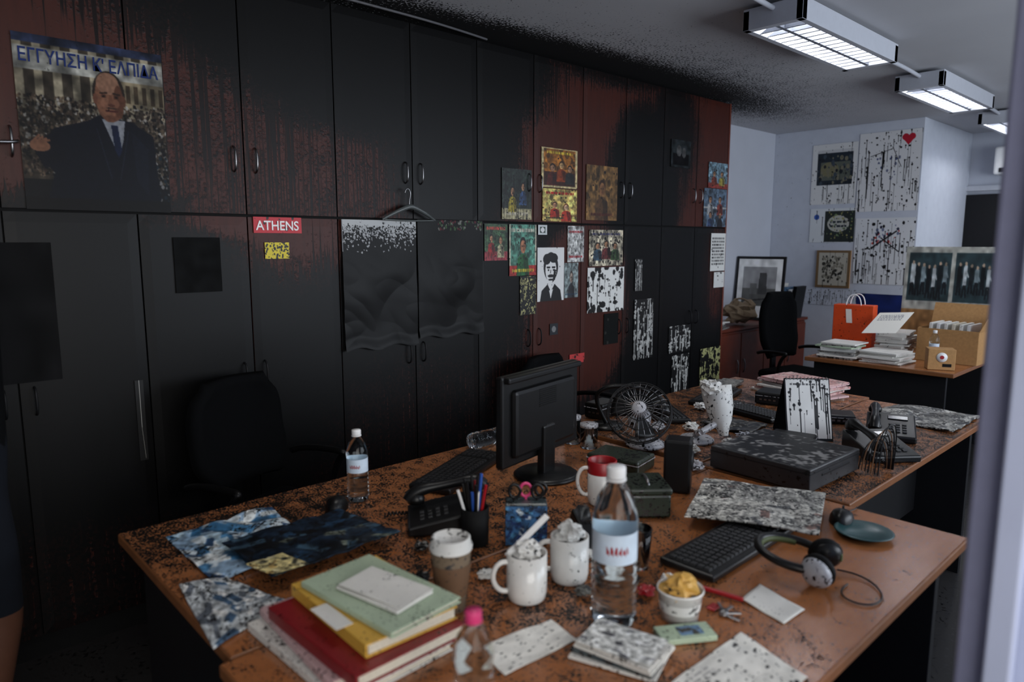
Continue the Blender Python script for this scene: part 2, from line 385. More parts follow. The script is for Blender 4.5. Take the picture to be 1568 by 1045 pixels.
# ---- posters on cabinets
c=Cv(230,280,(70,62,52)); 
for i in range(9): c.rect(i*.12,.0,i*.12+.055,.42,(170,160,136)); 
c.rect(0,.07,1,.20,(190,190,182)); c.rect(.62,.20,1,.36,(160,146,118)); c.rect(.0,.0,1,.05,(50,60,90)); c.noise(.3,10)
for i in range(6): c.rect(.66+i*.06,.22,.69+i*.06,.33,(80,66,50))
c.crowd(0,.34,1,.80,2400,[(180,176,168),(60,50,42),(110,92,74),(25,22,20),(130,115,98),(28,26,26),(80,65,55),(34,32,34)],.009)
c.noise(.5,14)
c.rect(0,.82,1,1,(22,22,26)); c.crowd(.7,.6,1,.95,160,[(30,50,64),(20,22,30),(150,150,150),(20,20,24)],.010)
c.poly([(.08,.66),(.22,.52),(.44,.46),(.52,.42),(.74,.44),(.90,.52),(.93,1),(.12,1),(.2,.78)],(14,18,32)); c.poly([(.05,.60),(.22,.56),(.3,.7),(.14,.76)],(14,17,29))
c.line(.50,.5,.58,.8,.004,(34,40,60)); c.line(.72,.5,.64,.8,.004,(34,40,60)); c.poly([(.74,.5),(.86,.6),(.84,.9),(.76,.8)],(22,27,44))
c.ell(.12,.63,.065,.032,(170,118,90)); 
for i in range(4): c.line(.07+.02*i,.61,.12+.02*i,.57+.008*i,.008,(160,110,84))
c.poly([(.54,.44),(.70,.44),(.68,.56),(.64,.66)],(185,190,200)); c.poly([(.60,.47),(.645,.47),(.665,.62),(.64,.67),(.615,.62)],(22,36,72))
c.ell(.60,.29,.112,.14,(58,48,42)); c.ell(.60,.31,.096,.145,(150,98,74)); c.ell(.59,.30,.085,.13,(172,116,88)); c.ell(.595,.225,.078,.065,(198,146,118)); c.ell(.665,.33,.035,.10,(124,78,58)); c.ell(.575,.34,.035,.03,(186,128,100)); c.ell(.645,.34,.025,.026,(168,112,86))
c.ell(.505,.32,.016,.032,(150,94,72)); c.ell(.70,.32,.016,.032,(125,80,60))
c.line(.54,.285,.585,.280,.006,(66,46,38)); c.line(.63,.28,.675,.285,.006,(60,42,36)); c.ell(.562,.300,.018,.012,(120,76,58)); c.ell(.652,.300,.018,.012,(105,66,50)); c.ell(.562,.302,.011,.005,(30,20,18)); c.ell(.652,.302,.011,.005,(30,20,18))
c.poly([(.60,.29),(.62,.29),(.637,.35),(.592,.352)],(150,98,74)); c.ell(.613,.352,.024,.008,(116,70,54)); c.line(.575,.388,.65,.386,.006,(96,44,40)); c.ell(.612,.370,.036,.006,(92,66,56)); c.ell(.61,.43,.05,.018,(140,90,68))
c.rect(0,.93,1,1,(16,14,16)); c.blur(1); c.noise(.12,4); c.a*=.66; c.grime(.93,(10,10,11))
pg=group('portrait_poster'); wallprint('print',c,.45,.92,1.645,2.232,parent=pg,mat=M['vcolg'])
M['txtblue']=plain('blue_ink',(20,42,100),.4,spec=.2); M['txtw']=plain('white_ink',(235,235,235),.4)
textobj('lettering',"ΕΓΓΥΗΣΗ Κ' ΕΛΠΙΔΑ",.062,M['txtblue'],pg,(-2.941,.462,2.140),WR,.74)
s=group('athens_sticker'); c=Cv(60,20,(190,28,42)); c.splat(20,.03); wallprint('print',c,1.245,1.462,1.57,1.638,parent=s)
textobj('lettering',"ATHENS",.056,M['txtw'],s,(-2.941,1.255,1.583),WR,.92)
s=group('athens_sticker'); wallprint('print',Cv(30,12,(190,60,60)).splat(12,.06),3.23,3.37,.77,.83,parent=s)
c=Cv(60,40,(215,195,30)); c.crowd(0,0,1,1,60,[(20,20,15)],.03); c.splat(40,.05); wallprint('yellow_sticker',c,1.29,1.40,1.46,1.53)
def figposter(w,h,bg,figs,title=None,bands=(),sp=20,dr=6,spc=(12,12,13)):
    w=int(w*1.6);h=int(h*1.6)
    c=Cv(w,h,bg); c.crowd(0,0,1,1,60,[tuple(min(255,x*1.25) for x in bg),tuple(x*.6 for x in bg)],.05); c.noise(.3,8)
    for (a_,b_,c_,d_,col) in bands: c.rect(a_,b_,c_,d_,col)
    for (x,y,s_,body,skin,hair) in figs:
        c.poly([(x-s_*.9,min(1,y+s_*2.6)),(x-s_*.75,y+s_*.95),(x-s_*.25,y+s_*.6),(x+s_*.25,y+s_*.6),(x+s_*.75,y+s_*.95),(x+s_*.9,min(1,y+s_*2.6))],body)
        c.poly([(x,y+s_*.7),(x+s_*.7,y+s_*.95),(x+s_*.8,min(1,y+s_*2.4)),(x+s_*.3,min(1,y+s_*2.4))],tuple(q*.6 for q in body))
        c.ell(x,y-.08*s_,s_*.46,s_*.6,hair); c.ell(x,y+s_*.05,s_*.36,s_*.5,skin); c.ell(x+s_*.18,y+s_*.08,s_*.18,s_*.4,tuple(q*.75 for q in skin)); c.ell(x-s_*.14,y,s_*.06,s_*.05,(30,20,20)); c.ell(x+s_*.14,y,s_*.06,s_*.05,(30,20,20)); c.rect(x-s_*.12,y+s_*.27,x+s_*.12,y+s_*.31,(130,40,40))
    if title: 
        for (a_,b_,c_,d_,col) in title: c.text(a_,b_,c_,d_,1,col)
    c.blur(1); c.noise(.25,5); c.splat(sp*2,.022,spc); c.drips(dr*2,.006,spc); c.a*=.82; return c
SK=(205,150,110)
wallprint('film_poster',figposter(60,80,(40,50,45),[(.35,.45,.16,(200,180,60),SK,(20,20,20)),(.7,.35,.14,(60,90,140),SK,(20,20,20))],[(.1,.82,.9,.95,(225,215,190))],[(0,.78,1,1,(190,180,140))],110,60),2.66,2.89,1.66,1.94)
wallprint('film_poster',figposter(80,70,(170,105,35),[(.3,.5,.17,(90,30,20),SK,(30,15,10)),(.55,.42,.16,(150,60,20),(225,180,120),(50,25,10)),(.78,.5,.15,(40,40,40),SK,(20,15,10))],[(.15,.05,.85,.17,(230,200,60))],[(0,0,.06,1,(225,205,150)),(.94,0,1,1,(225,205,150)),(0,0,1,.03,(225,205,150)),(0,.95,1,1,(225,205,150)),(.06,.6,.94,.95,(60,25,15))],14,3),2.97,3.28,1.853,2.08)
wallprint('film_poster',figposter(80,64,(225,195,110),[(.35,.5,.16,(190,50,30),SK,(60,30,20)),(.68,.55,.17,(200,60,40),(235,190,150),(120,60,20))],[(.1,.06,.9,.2,(190,40,30)),(.1,.84,.6,.94,(40,70,40))],[(0,.8,1,.82,(120,60,30))],22,6),2.98,3.28,1.655,1.846)
wallprint('film_poster',figposter(70,80,(125,92,52),[(.5,.42,.24,(90,62,38),(160,110,70),(60,38,24))],[(.15,.84,.85,.94,(80,30,20))],[],14,4),3.365,3.67,1.67,2.01)
wallprint('film_poster',figposter(50,60,(60,90,60),[(.3,.4,.18,(170,40,40),SK,(20,20,20)),(.7,.45,.18,(200,190,150),SK,(60,40,20))],[(.1,.05,.9,.2,(210,70,60))],[(0,.75,1,1,(170,60,70))],70,30),2.53,2.70,1.43,1.632)
wallprint('film_poster',figposter(60,84,(90,150,130),[(.5,.42,.26,(40,110,60),(210,140,100),(30,25,25))],[(.08,.05,.92,.18,(225,220,200)),(.1,.84,.9,.95,(230,210,60))],[(0,0,.05,1,(220,215,190)),(.95,0,1,1,(220,215,190)),(0,.8,1,1,(190,50,45))],30,12),2.715,2.93,1.34,1.632)
c=Cv(100,136,(222,222,220)); K_=(18,18,20)
c.ell(.5,.36,.27,.27,K_); c.ell(.5,.42,.2,.23,(222,222,220)); c.ell(.35,.22,.14,.1,K_); c.ell(.6,.2,.16,.09,K_)
c.line(.36,.37,.46,.37,.022,K_); c.line(.55,.37,.65,.37,.022,K_); c.ell(.41,.42,.035,.018,K_); c.ell(.6,.42,.035,.018,K_); c.line(.5,.42,.48,.48,.012,K_)
c.ell(.5,.53,.12,.03,K_); c.ell(.5,.6,.1,.02,K_); c.poly([(.62,.4),(.7,.42),(.66,.6),(.55,.66)],K_); c.poly([(.1,1),(.16,.8),(.38,.68),(.5,.82),(.64,.68),(.86,.8),(.92,1)],K_); c.poly([(.44,.8),(.5,.95),(.58,.78)],(222,222,220))
c.splat(20,.02); wallprint('stencil_portrait_poster',c,2.94,3.17,1.18,1.50)
wallprint('flyer',figposter(40,56,(220,220,216),[],[(.1,.1,.9,.22,(180,30,40)),(.1,.8,.9,.9,(180,30,40))],[],40,14),3.20,3.35,1.41,1.63)
wallprint('flyer',figposter(40,60,(150,165,165),[(.5,.42,.28,(60,60,65),(190,170,155),(70,60,55))],[(.1,.85,.9,.94,(30,60,90))],[],8,2),3.175,3.30,1.19,1.405)
wallprint('film_poster',figposter(84,60,(200,190,165),[(.25,.45,.15,(60,90,110),SK,(30,25,20)),(.5,.4,.16,(120,50,50),SK,(30,25,20)),(.76,.45,.15,(70,100,60),SK,(30,25,20))],[(.1,.06,.9,.18,(60,60,110))],[],90,30),3.40,3.74,1.38,1.61)
wallprint('splashed_flyer',Cv(110,90,(222,222,218)).splat(90,.06).drips(26,.012,L=.5),3.39,3.76,1.08,1.37)
wallprint('sticker',Cv(24,20,(30,34,40)).ell(.5,.5,.25,.25,(120,120,120)),3.05,3.12,.97,1.04)
wallprint('burnt_notice',Cv(30,44,(22,24,24)).splat(10,.1,(50,50,48)),3.56,3.71,.86,1.065,mat=M['vcold'])
wallprint('notice_sign',Cv(24,20,(200,205,205)).rect(.2,.2,.8,.8,(30,60,50)).ell(.5,.5,.2,.25,(220,220,220)),2.945,3.02,1.575,1.632)
wallprint('film_poster',figposter(54,44,(120,150,165),[(.3,.45,.17,(150,60,40),SK,(30,20,20)),(.7,.45,.17,(180,165,70),SK,(30,20,20))],[],[(0,.8,1,1,(160,60,50))],40,12),4.75,5.02,1.94,2.13)
wallprint('film_poster',figposter(60,60,(90,110,130),[(.28,.3,.15,(170,170,170),SK,(30,20,20)),(.7,.3,.15,(150,60,50),SK,(30,20,20)),(.3,.7,.14,(60,80,120),SK,(30,20,20)),(.72,.7,.14,(30,30,40),SK,(90,40,20))],[],[(0,.48,1,.52,(205,205,200))],50,16),4.70,5.02,1.65,1.935)
wallprint('notice_sheet',Cv(44,60,(212,212,208)).text(.1,.1,.9,.85,9,(60,60,60)).splat(14,.03),4.82,5.03,1.31,1.60)
wallprint('notice_sheet',Cv(34,30,(205,205,202)).splat(14,.06),4.88,5.03,1.18,1.30)
def inv(w,h,n1,n2): 
    """blackened sheet with pale drips left"""
    return Cv(int(w*1.8),int(h*1.8),(12,12,13)).drips(n2,.022,(180,180,176),L=.7,top=.8).splat(n1,.05,(175,175,170)).splat(n1*3,.03).drips(n2//2,.012,L=.7).grime(.76)
wallprint('splashed_sheet',inv(50,84,60,46),3.88,4.10,.72,1.14); wallprint('splashed_sheet',inv(40,60,50,36),4.30,4.58,.72,.92); wallprint('splashed_sheet',inv(40,50,40,34),4.35,4.57,.41,.70)
wallprint('splashed_sheet',Cv(90,110,(175,175,120)).splat(100,.09).drips(60,.016).grime(.68),4.73,5.02,.38,.71)
wallprint('splashed_sheet',inv(40,50,40,20),3.88,3.96,1.2,1.42); wallprint('splashed_sheet',Cv(50,90,(175,170,115)).splat(260,.08).drips(80,.02).grime(.6),2.80,2.93,1.11,1.335)
wallprint('dark_photo_print',Cv(50,44,(36,40,42)).rect(.1,.5,.9,.9,(16,16,18)).ell(.4,.4,.12,.2,(70,70,70)).ell(.65,.45,.1,.18,(60,60,60)).noise(.4,6),4.26,4.50,2.06,2.25,mat=M['vcold'])
wallprint('blackened_flyer',Cv(40,40,(18,19,20)).noise(.3,6),.92,1.10,1.33,1.55,wob=.004,mat=M['vcold']); wallprint('blackened_flyer',Cv(40,40,(20,20,21)).noise(.3,6),.22,.51,1.04,1.53,wob=.004,mat=M['vcold'])
c=Cv(30,60,(14,14,15)).line(.5,0,.5,.6,.04,(170,170,165)).line(.5,.6,.7,.95,.03,(120,120,115)); wallprint('peeling_label_strip',c,.745,.775,.68,1.0)
def liner(name,y0,y1,z0,z1,white):
    w,h=150,200; c=Cv(w,h,(11,11,12)); 
    if white:
        c.rect(0,0,1,.10,(180,183,185)); c.splat(160,.012)
        for _ in range(1500):
            x=rng.random(); y=.05+abs(rng.normal())*.09; on=rng.random()>.35+y*2.2; c.ell(x,y,.008*rng.uniform(.5,1.6),.006*rng.uniform(.5,1.6),(9,9,10) if not on else (165,167,170))
        c.rect(0,0,.015,.24,(120,122,125)); c.grime(.82,(9,9,10))
    else:
        c.crowd(.3,0,1,.08,160,[(60,85,55),(90,34,42),(110,110,104),(12,12,12),(12,12,12),(12,12,12)],.012)
    o=wallprint(name,c,y0,y1,z0,z1,x=-2.938,mat=M['vcolm'],wob=.004)
    for v in o.data.vertices:
        y,z=v.co.y,v.co.z; t=(z1-z)/(z1-z0); k=sm(t,.15,.5)
        v.co.x+=k*(.010*abs(mn.noise(Vector((y*3,z*5,3+y0))))+.004*abs(mn.noise(Vector((y*8+z*4,z*9,1)))))+.010*sm(t,.9,1)
        v.co.z+=.010*math.sin(y*30)*t
    o.data.polygons.foreach_set("use_smooth",[True]*len(o.data.polygons))
    return o
liner('black_plastic_sheet',1.655,2.07,1.02,1.636,True); liner('black_plastic_sheet',2.08,2.51,1.04,1.645,False)
h=group('coat_hanger',(-2.915,2.02,1.64)); 
tube('hook',[(0,0,.06),(0,0,.10),(0,.012,.125),(0,.0,.155),(0,-.02,.15),(0,-.025,.13)],.003,M['chrome'],h)
tube('shoulders',[(0,-.155,0),(.01,-.10,.03),(.012,-.03,.058),(.012,0,.066),(.012,.03,.058),(.01,.10,.03),(0,.155,0)],.009,M['hanger'],h,radii=[.6,1,1.3,1.4,1.3,1,.6])
tube('bar',[(0,-.15,0),(0,0,-.008),(0,.15,0)],.004,M['hanger'],h)
tube('chrome_rail',[(-2.930,.2,1.86),(-2.90,.3,1.855),(-2.90,.43,1.86),(-2.930,.44,1.87)],.006,M['chrome'])
# ---------------------------------------------------------------- posters on chimney breast
backprint('splashed_poster',Cv(140,180,(222,222,220)).rect(.12,.14,.9,.68,(30,40,50)).rect(.2,.3,.85,.6,(90,95,85)).ell(.4,.42,.2,.12,(120,115,85)).rect(.12,.1,.9,.15,(200,200,200)).crowd(.14,.2,.88,.66,60,[(60,70,80),(25,30,36),(120,115,95)],.03).splat(70,.012).drips(40,.006,L=.5),-3.11,-2.69,1.89,2.45)
c=Cv(190,240,(222,222,222)); c.crowd(.3,.3,.7,.6,30,[(70,80,120),(110,115,140),(222,222,222)],.018); c.drips(75,.006,L=.5); c.splat(160,.016); c.ell(.74,.09,.055,.04,(180,30,50)); c.ell(.84,.09,.055,.04,(180,30,50)); c.poly([(.69,.105),(.89,.105),(.79,.19)],(180,30,50)); c.line(.2,.3,.55,.22,.006,(25,25,28)); c.line(.55,.2,.7,.45,.006,(25,25,28))
backprint('splashed_poster',c,-2.68,-2.16,1.81,2.51)
backprint('splashed_poster',Cv(130,100,(216,220,222)).rect(.34,.08,1,.98,(35,42,38)).ell(.64,.45,.24,.24,(180,180,170)).text(.46,.34,.82,.58,2,(30,40,50)).ell(.15,.25,.06,.08,(50,90,170)).crowd(.4,.1,.95,.9,90,[(110,130,90),(30,40,50),(150,145,90)],.015).drips(24,.006,L=.6),-3.10,-2.68,1.53,1.85)
c=Cv(180,210,(218,220,222)); c.crowd(.3,.1,.75,.45,50,[(190,70,65),(30,35,60),(218,220,222),(110,120,150)],.018); c.splat(120,.02); c.drips(75,.006,L=.5); c.line(.3,.45,.7,.2,.014,(25,25,28)); c.line(.45,.3,.75,.5,.010,(25,25,28))
backprint('splashed_poster',c,-2.67,-2.16,1.15,1.75)
e=group('framed_drawing'); 
backprint('picture',Cv(110,120,(120,95,65)).rect(.08,.07,.92,.93,(185,180,165)).crowd(.2,.15,.8,.85,110,[(60,58,50),(40,40,38),(140,135,120)],.03).drips(14,.006),-3.01,-2.69,1.10,1.455,y=6.828,parent=e)
bx('backing',-3.01,-2.69,6.831,6.846,1.10,1.455,M['kraft'],e)
backprint('blue_poster',Cv(50,40,(25,40,95)).noise(.2,8).drips(10,.01),-2.62,-2.18,.78,1.06)
backprint('drip_marks',Cv(200,60,(198,203,213)).drips(70,.004,L=.9).splat(60,.006),-3.12,-2.62,.93,1.09)
# ---------------------------------------------------------------- ceiling lights
M['silverl']=plain('louvre_aluminium',(128,132,142),.45,.0,var=.03)
def fixture(y0,y1,x0=-1.76,x1=-1.48):
    L=y1-y0; w=x1-x0; g=group('louvre_ceiling_light',((x0+x1)/2,(y0+y1)/2,2.49))
    for s_ in (-1,1): box('side_%d'%s_,(.03,L,.085),(s_*(w/2-.015),0,.04),M['fix'],g)
    for s_ in (-1,1): box('end_%d'%s_,(w,.04,.085),(0,s_*(L/2-.02),.04),M['fix'],g)
    box('top',(w,L,.012),(0,0,.085),M['fix'],g)
    for k in (-1,1): 
        lathe('tube_%d'%k,[(0,-L/2+.06),(.013,-L/2+.06),(.013,L/2-.06),(0,L/2-.06)],M['glow'],g,(k*.055,0,.055),(pi/2,0,0),12)
    n=15
    for i in range(1,n): box('fin_%d'%i,(w-.06,.012,.032),(0,-L/2+.04+(L-.08)*i/n,.017),M['silverl'],g,bev=0,taper=.5)
    box('spine',(.018,L-.08,.038),(0,0,.021),M['silverl'],g,bev=0); return g
fixture(.95,2.15); fixture(3.08,4.20); fixture(4.98,6.12); fixture(6.85,7.95)
for (a_,b_) in ((4.20,4.98),(6.12,6.85),(2.15,3.08)): tube('conduit',[(-1.62,a_+.0,2.56),(-1.61,(a_+b_)/2,2.575),(-1.62,b_,2.56)],.012,M['fix'])
# ---------------------------------------------------------------- desks
M['desk']=sootmat('speckled_desk_veneer',(176,112,68),(136,83,48),170,2.1,gain=11,rough=.22,grain=(3,.5,1),gs=14,black=(17,15,13),brough=.5,medium=1.1,bspec=.25,wspec=.9)
def dsoot(p_):
    x,y=p_.x,p_.y
    s=.23+.17*sm(-x,1.1,1.9)
    s+=.24*ellf(x,y,-1.25,1.15,.35,.5,.6)+.22*ellf(x,y,-1.95,.7,.25,.5,.6)+.14*ellf(x,y,-.75,1.1,.3,.3,.7)
    s-=.10*ellf(x,y,-.5,1.9,.45,.5,.7)
    if y>2.14: s=.55+.2*mn.noise(Vector((x*3,y*3,0)))-.20*sm(y,3.2,3.7)
    if y>4.5: s=.16
    return s
M['edge']=plain('desk_edge_band',(124,78,46),.4,var=.15,scale=25)
def desk(x0,x1,y0,y1,top=.74):
    g=group('office_desk',((x0+x1)/2,(y0+y1)/2,0)); cx,cy=(x0+x1)/2,(y0+y1)/2
    me=sootgrid('veneer_top',(x0+.004,y0+.004,top),(x1-x0-.008,0,0),(0,y1-y0-.008,0),40,60,dsoot,M['desk'],g); me.location=(-cx,-cy,0)
    box('slab',(x1-x0,y1-y0,.027),(0,0,top-.0145),M['edge'],g,bev=.004)
    w,l=x1-x0,y1-y0
    for s_ in (-1,1): box('leg_panel_%d'%s_,(w-.1,.03,top-.03),(0,s_*(l/2-.06),(top-.03)/2),M['dgrey'],g)
    box('modesty_panel',(.02,l-.15,.45),(0,0,top-.26),M['dgrey'],g); return g
desk(-2.075,-1.283,.454,2.13); desk(-1.277,-.48,.43,2.13)
desk(-2.10,-1.34,2.18,3.76); desk(-1.33,-.80,2.15,3.70); desk(-2.16,-1.24,4.80,6.2)
g=group('drawer_pedestal',(-1.70,.62,0)); box('body',(.42,.05+.3,.6),(0,.10,.32),M['dgrey'],g); 
for i in range(3): box('drawer_%d'%i,(.40,.012,.17),(0,-.08,.13+.19*i),M['black'],g)
# ---------------------------------------------------------------- small object builders
DZ=.7415
def bottle(name,x,y,h,r,cap='white',label=True,lie=None,z=DZ,lab='label'):
    g=group(name,(x,y,z)); 
    if lie is not None: g.rotation_euler=(pi/2,0,lie); g.location.z=z+r
    pr=[(0,.004),(r*.75,.0),(r*.95,.004),(r,.015)]
    n=5
    for i in range(n):
        za=h*(.07+.30*i/n); pr+=[(r,za),(r*.94,za+h*.025),(r,za+h*.045)]
    pr+=[(r,h*.40),(r*.96,h*.41),(r*.96,h*.62),(r,h*.63),(r*.99,h*.68),(r*.80,h*.80),(r*.42,h*.89),(r*.33,h*.91),(r*.33,h*.95)]
    lathe('body',pr,M['clear'],g)
    if label:
        lathe('label',[(r*.985,h*.42),(r*.985,h*.61)],M[lab],g)
        vs=[];fs=[]
        for i in range(17):
            a=-1.25+i*.06
            for k,zz in enumerate((h*(.485+.012*math.sin(i*2.1)),h*(.525+.018*math.cos(i*1.7)))): vs.append((r*1.0*math.cos(a),r*1.0*math.sin(a),zz))
        for i in range(16):
            if i%3!=2: fs.append((2*i,2*i+2,2*i+3,2*i+1))
        mk('label_lettering',vs,fs,M['redp'],g)
    lathe('cap',[(0,h),(r*.40,h),(r*.42,h*.99),(r*.42,h*.94),(r*.40,h*.93),(r*.35,h*.93)],M[cap],g,seg=24)
    lathe('neck_ring',[(r*.34,h*.915),(r*.45,h*.915),(r*.45,h*.925),(r*.34,h*.925)],M[cap],g,seg=24)
    return g
def crumple(name,parent,loc,r,mat,sq=.7,seed=0):
    vs=[];fs=[];n=16;m=10
    for j in range(m+1):
        for i in range(n):
            th=pi*j/m; ph=2*pi*i/n; d=Vector((math.sin(th)*math.cos(ph),math.sin(th)*math.sin(ph),math.cos(th)))
            k=r*(.75+.55*mn.noise(d*2.3+Vector((seed,0,0)))+.16*random.random()); vs.append((d.x*k,d.y*k,d.z*k*sq))
    for j in range(m):
        for i in range(n): fs.append((j*n+i,(j+1)*n+i,(j+1)*n+(i+1)%n,j*n+(i+1)%n))
    return mk(name,vs,fs,mat,parent,loc)
def mug(name,x,y,h,r,mat,ang,rim=None):
    g=group(name,(x,y,DZ),ang)
    lathe('body',[(0,.002),(r*.85,0),(r*.93,.004),(r,.02),(r,h),(r*.93,h),(r*.92,.02),(0,.012)],M[mat],g)
    if rim: lathe('rim',[(r*1.005,h*.72),(r*1.006,h),(r*.97,h+.002),(r*.92,h),(r*.915,h*.5)],M[rim],g)
    tube('handle',[(r*.95,0,h*.82),(r*1.35,0,h*.86),(r*1.75,0,h*.66),(r*1.7,0,h*.36),(r*1.3,0,h*.18),(r*.95,0,h*.2)],.0058,M[mat],g)
    lathe('contents',[(0,h*.86),(r*.9,h*.84)],M['blackm'],g)
    return g
M['keys']=splat('key_plastic',(34,34,36),.3,60,.5,black=(8,8,8))
def keyboard(x,y,ang,L=.43,W=.15,z=DZ):
    g=group('computer_keyboard',(x,y,z),ang); box('case',(W,L,.018),(0,0,.011),M['black'],g,bev=.005)
    vs=[];fs=[]
    rows=6;cols=20
    for r_ in range(rows):
        for c_ in range(cols):
            if c_ in (15,): continue
            cx=-W/2+.018+(W-.036)*(r_+.5)/rows; cy=-L/2+.012+(L-.024)*(c_+.5)/cols; a=(W-.036)/rows*.44; b_=(L-.024)/cols*.43; k=len(vs)
            for zz,t in ((.019,1),(.0265,.8)):
                vs+= [(cx-a*t,cy-b_*t,zz),(cx+a*t,cy-b_*t,zz),(cx+a*t,cy+b_*t,zz),(cx-a*t,cy+b_*t,zz)]
            fs+= [tuple(k+q for q in f_) for f_ in BF[1:]]
    mk('keys',vs,fs,M['keys'],g); return g
def mouse(x,y,ang,nm='computer_mouse'):
    g=group(nm,(x,y,DZ),ang); vs=[];fs=[];n=20;m=7
    for j in range(m+1):
        t=j/m*pi/2
        for i in range(n):
            p_=2*pi*i/n; vs.append((.031*math.cos(p_)*math.cos(t)**.6*(1+.08*math.cos(2*p_)),.056*math.sin(p_)*math.cos(t)**.6,.036*math.sin(t)*(1-.15*math.sin(p_))))
    for j in range(m):
        for i in range(n): fs.append((j*n+i,j*n+(i+1)%n,(j+1)*n+(i+1)%n,(j+1)*n+i))
    mk('shell',vs,fs,M['black'],g,smooth=True); box('wheel',(.006,.016,.008),(0,.03,.032),M['dgrey'],g); tube('cord',[(0,.055,.008),(.01,.08,.004),(.03,.11,.004),(.03,.13,.004)],.002,M['black'],g)
def phone(x,y,ang,z=DZ,cord=False):
    g=group('desk_telephone',(x,y,z),ang)
    mk('base',[(-.09,-.11,0),(.09,-.11,0),(.09,.11,0),(-.09,.11,0),(-.09,-.11,.025),(.09,-.11,.025),(.09,.11,.07),(-.09,.11,.07)],BF,M['black'],g,bev=.006)
    sl=math.atan(.045/.22)
    for r_ in range(4):
        for c_ in range(3): box('key_%d_%d'%(r_,c_),(.016,.013,.006),(.0+c_*.024,-.07+r_*.022,.035+ (r_*.022)*.2),M['keys'],g,rot=(sl,0,0))
    box('display',(.075,.035,.004),(.025,.06,.062),M['screen'],g,rot=(sl,0,0))
    tube('handset',[(-.06,-.105,.05),(-.06,-.09,.078),(-.06,-.03,.086),(-.06,.04,.098),(-.06,.09,.105),(-.06,.11,.085)],.016,M['black'],g,radii=[1.2,1.3,.8,.8,1.3,1.2])
    lathe('earpiece',[(0,0),(.024,0),(.026,.012),(.018,.03),(0,.034)],M['black'],g,(-.06,.09,.075)); lathe('mouthpiece',[(0,0),(.024,0),(.026,.012),(.018,.03),(0,.034)],M['black'],g,(-.06,-.085,.042))
    pts=[(-.06+.012*math.cos(t*1.9),-.11-.003*t,.012+.008*math.sin(t*1.9)) for t in range(20)]
    tube('coiled_cord',pts,.0025,M['black'],g,res=1)
    return g
def monitor(x,y,ang,w=.45,h=.30,zc=.96,tilt=0):
    g=group('computer_monitor',(x,y,DZ),ang)
    e=bpy.data.objects.new('head',None); link(e,g); e.location=(0,0,zc-DZ); e.rotation_euler=(0,tilt,0)
    box('panel',(.03,w,h),(0,0,0),M['black'],e,bev=.008); box('back_bulge',(.035,w*.8,h*.75),(.018,0,-.01),M['black'],e,bev=.014); box('screen',(.002,w-.03,h-.04),(-.0155,0,.005),M['screen'],e,bev=0)
    box('top_ridge',(.05,w*.96,.02),(.012,0,h/2-.012),M['black'],e,bev=.006)
    for i in range(9): box('vent_%d'%i,(.003,.1,.003),(.036,0,.03+i*.007),M['blackm'],e,bev=0)
    box('neck',(.03,.07,zc-DZ-.05),(.03,0,(zc-DZ-.05)/2+.01),M['black'],g,bev=.006); lathe('foot',[(0,0),(.11,0),(.112,.006),(.1,.014),(.03,.02),(0,.02)],M['black'],g,(.03,0,0)); return g
def book(x,y,z,L,W,T,ang,cover,parent,nm,spine=-1):
    e=bpy.data.objects.new(nm,None); link(e,parent); e.location=(x,y,z); e.rotation_euler=(0,0,ang)
    box(nm+'_pages',(L-.008,W-.010,T-.006),(0,.001,T/2),M['pages'],e,bev=.001)
    box(nm+'_cover_bottom',(L,W,.003),(0,0,.0015),M[cover],e,bev=.001); box(nm+'_cover_top',(L,W,.003),(0,0,T-.0015),M[cover],e,bev=.001)
    box(nm+'_spine',(L,.004,T),(0,spine*W/2,T/2),M[cover],e,bev=.0015); return e
def stack(name,x,y,z,n,w,l,mats,ang=0,jit=.02,t=(.003,.012)):
    g=group(name,(x,y,z),ang); zz=0
    for i in range(n):
        th=random.uniform(*t); box('layer_%d'%i,(w*random.uniform(.85,1),l*random.uniform(.85,1),th),(random.uniform(-jit,jit),random.uniform(-jit,jit),zz+th/2),M[mats[-1] if (i==n-1 and mats[-1]=='redpaper') else random.choice(mats)],g,rot=(0,0,random.uniform(-.15,.15)),bev=.001); zz+=th
    return g
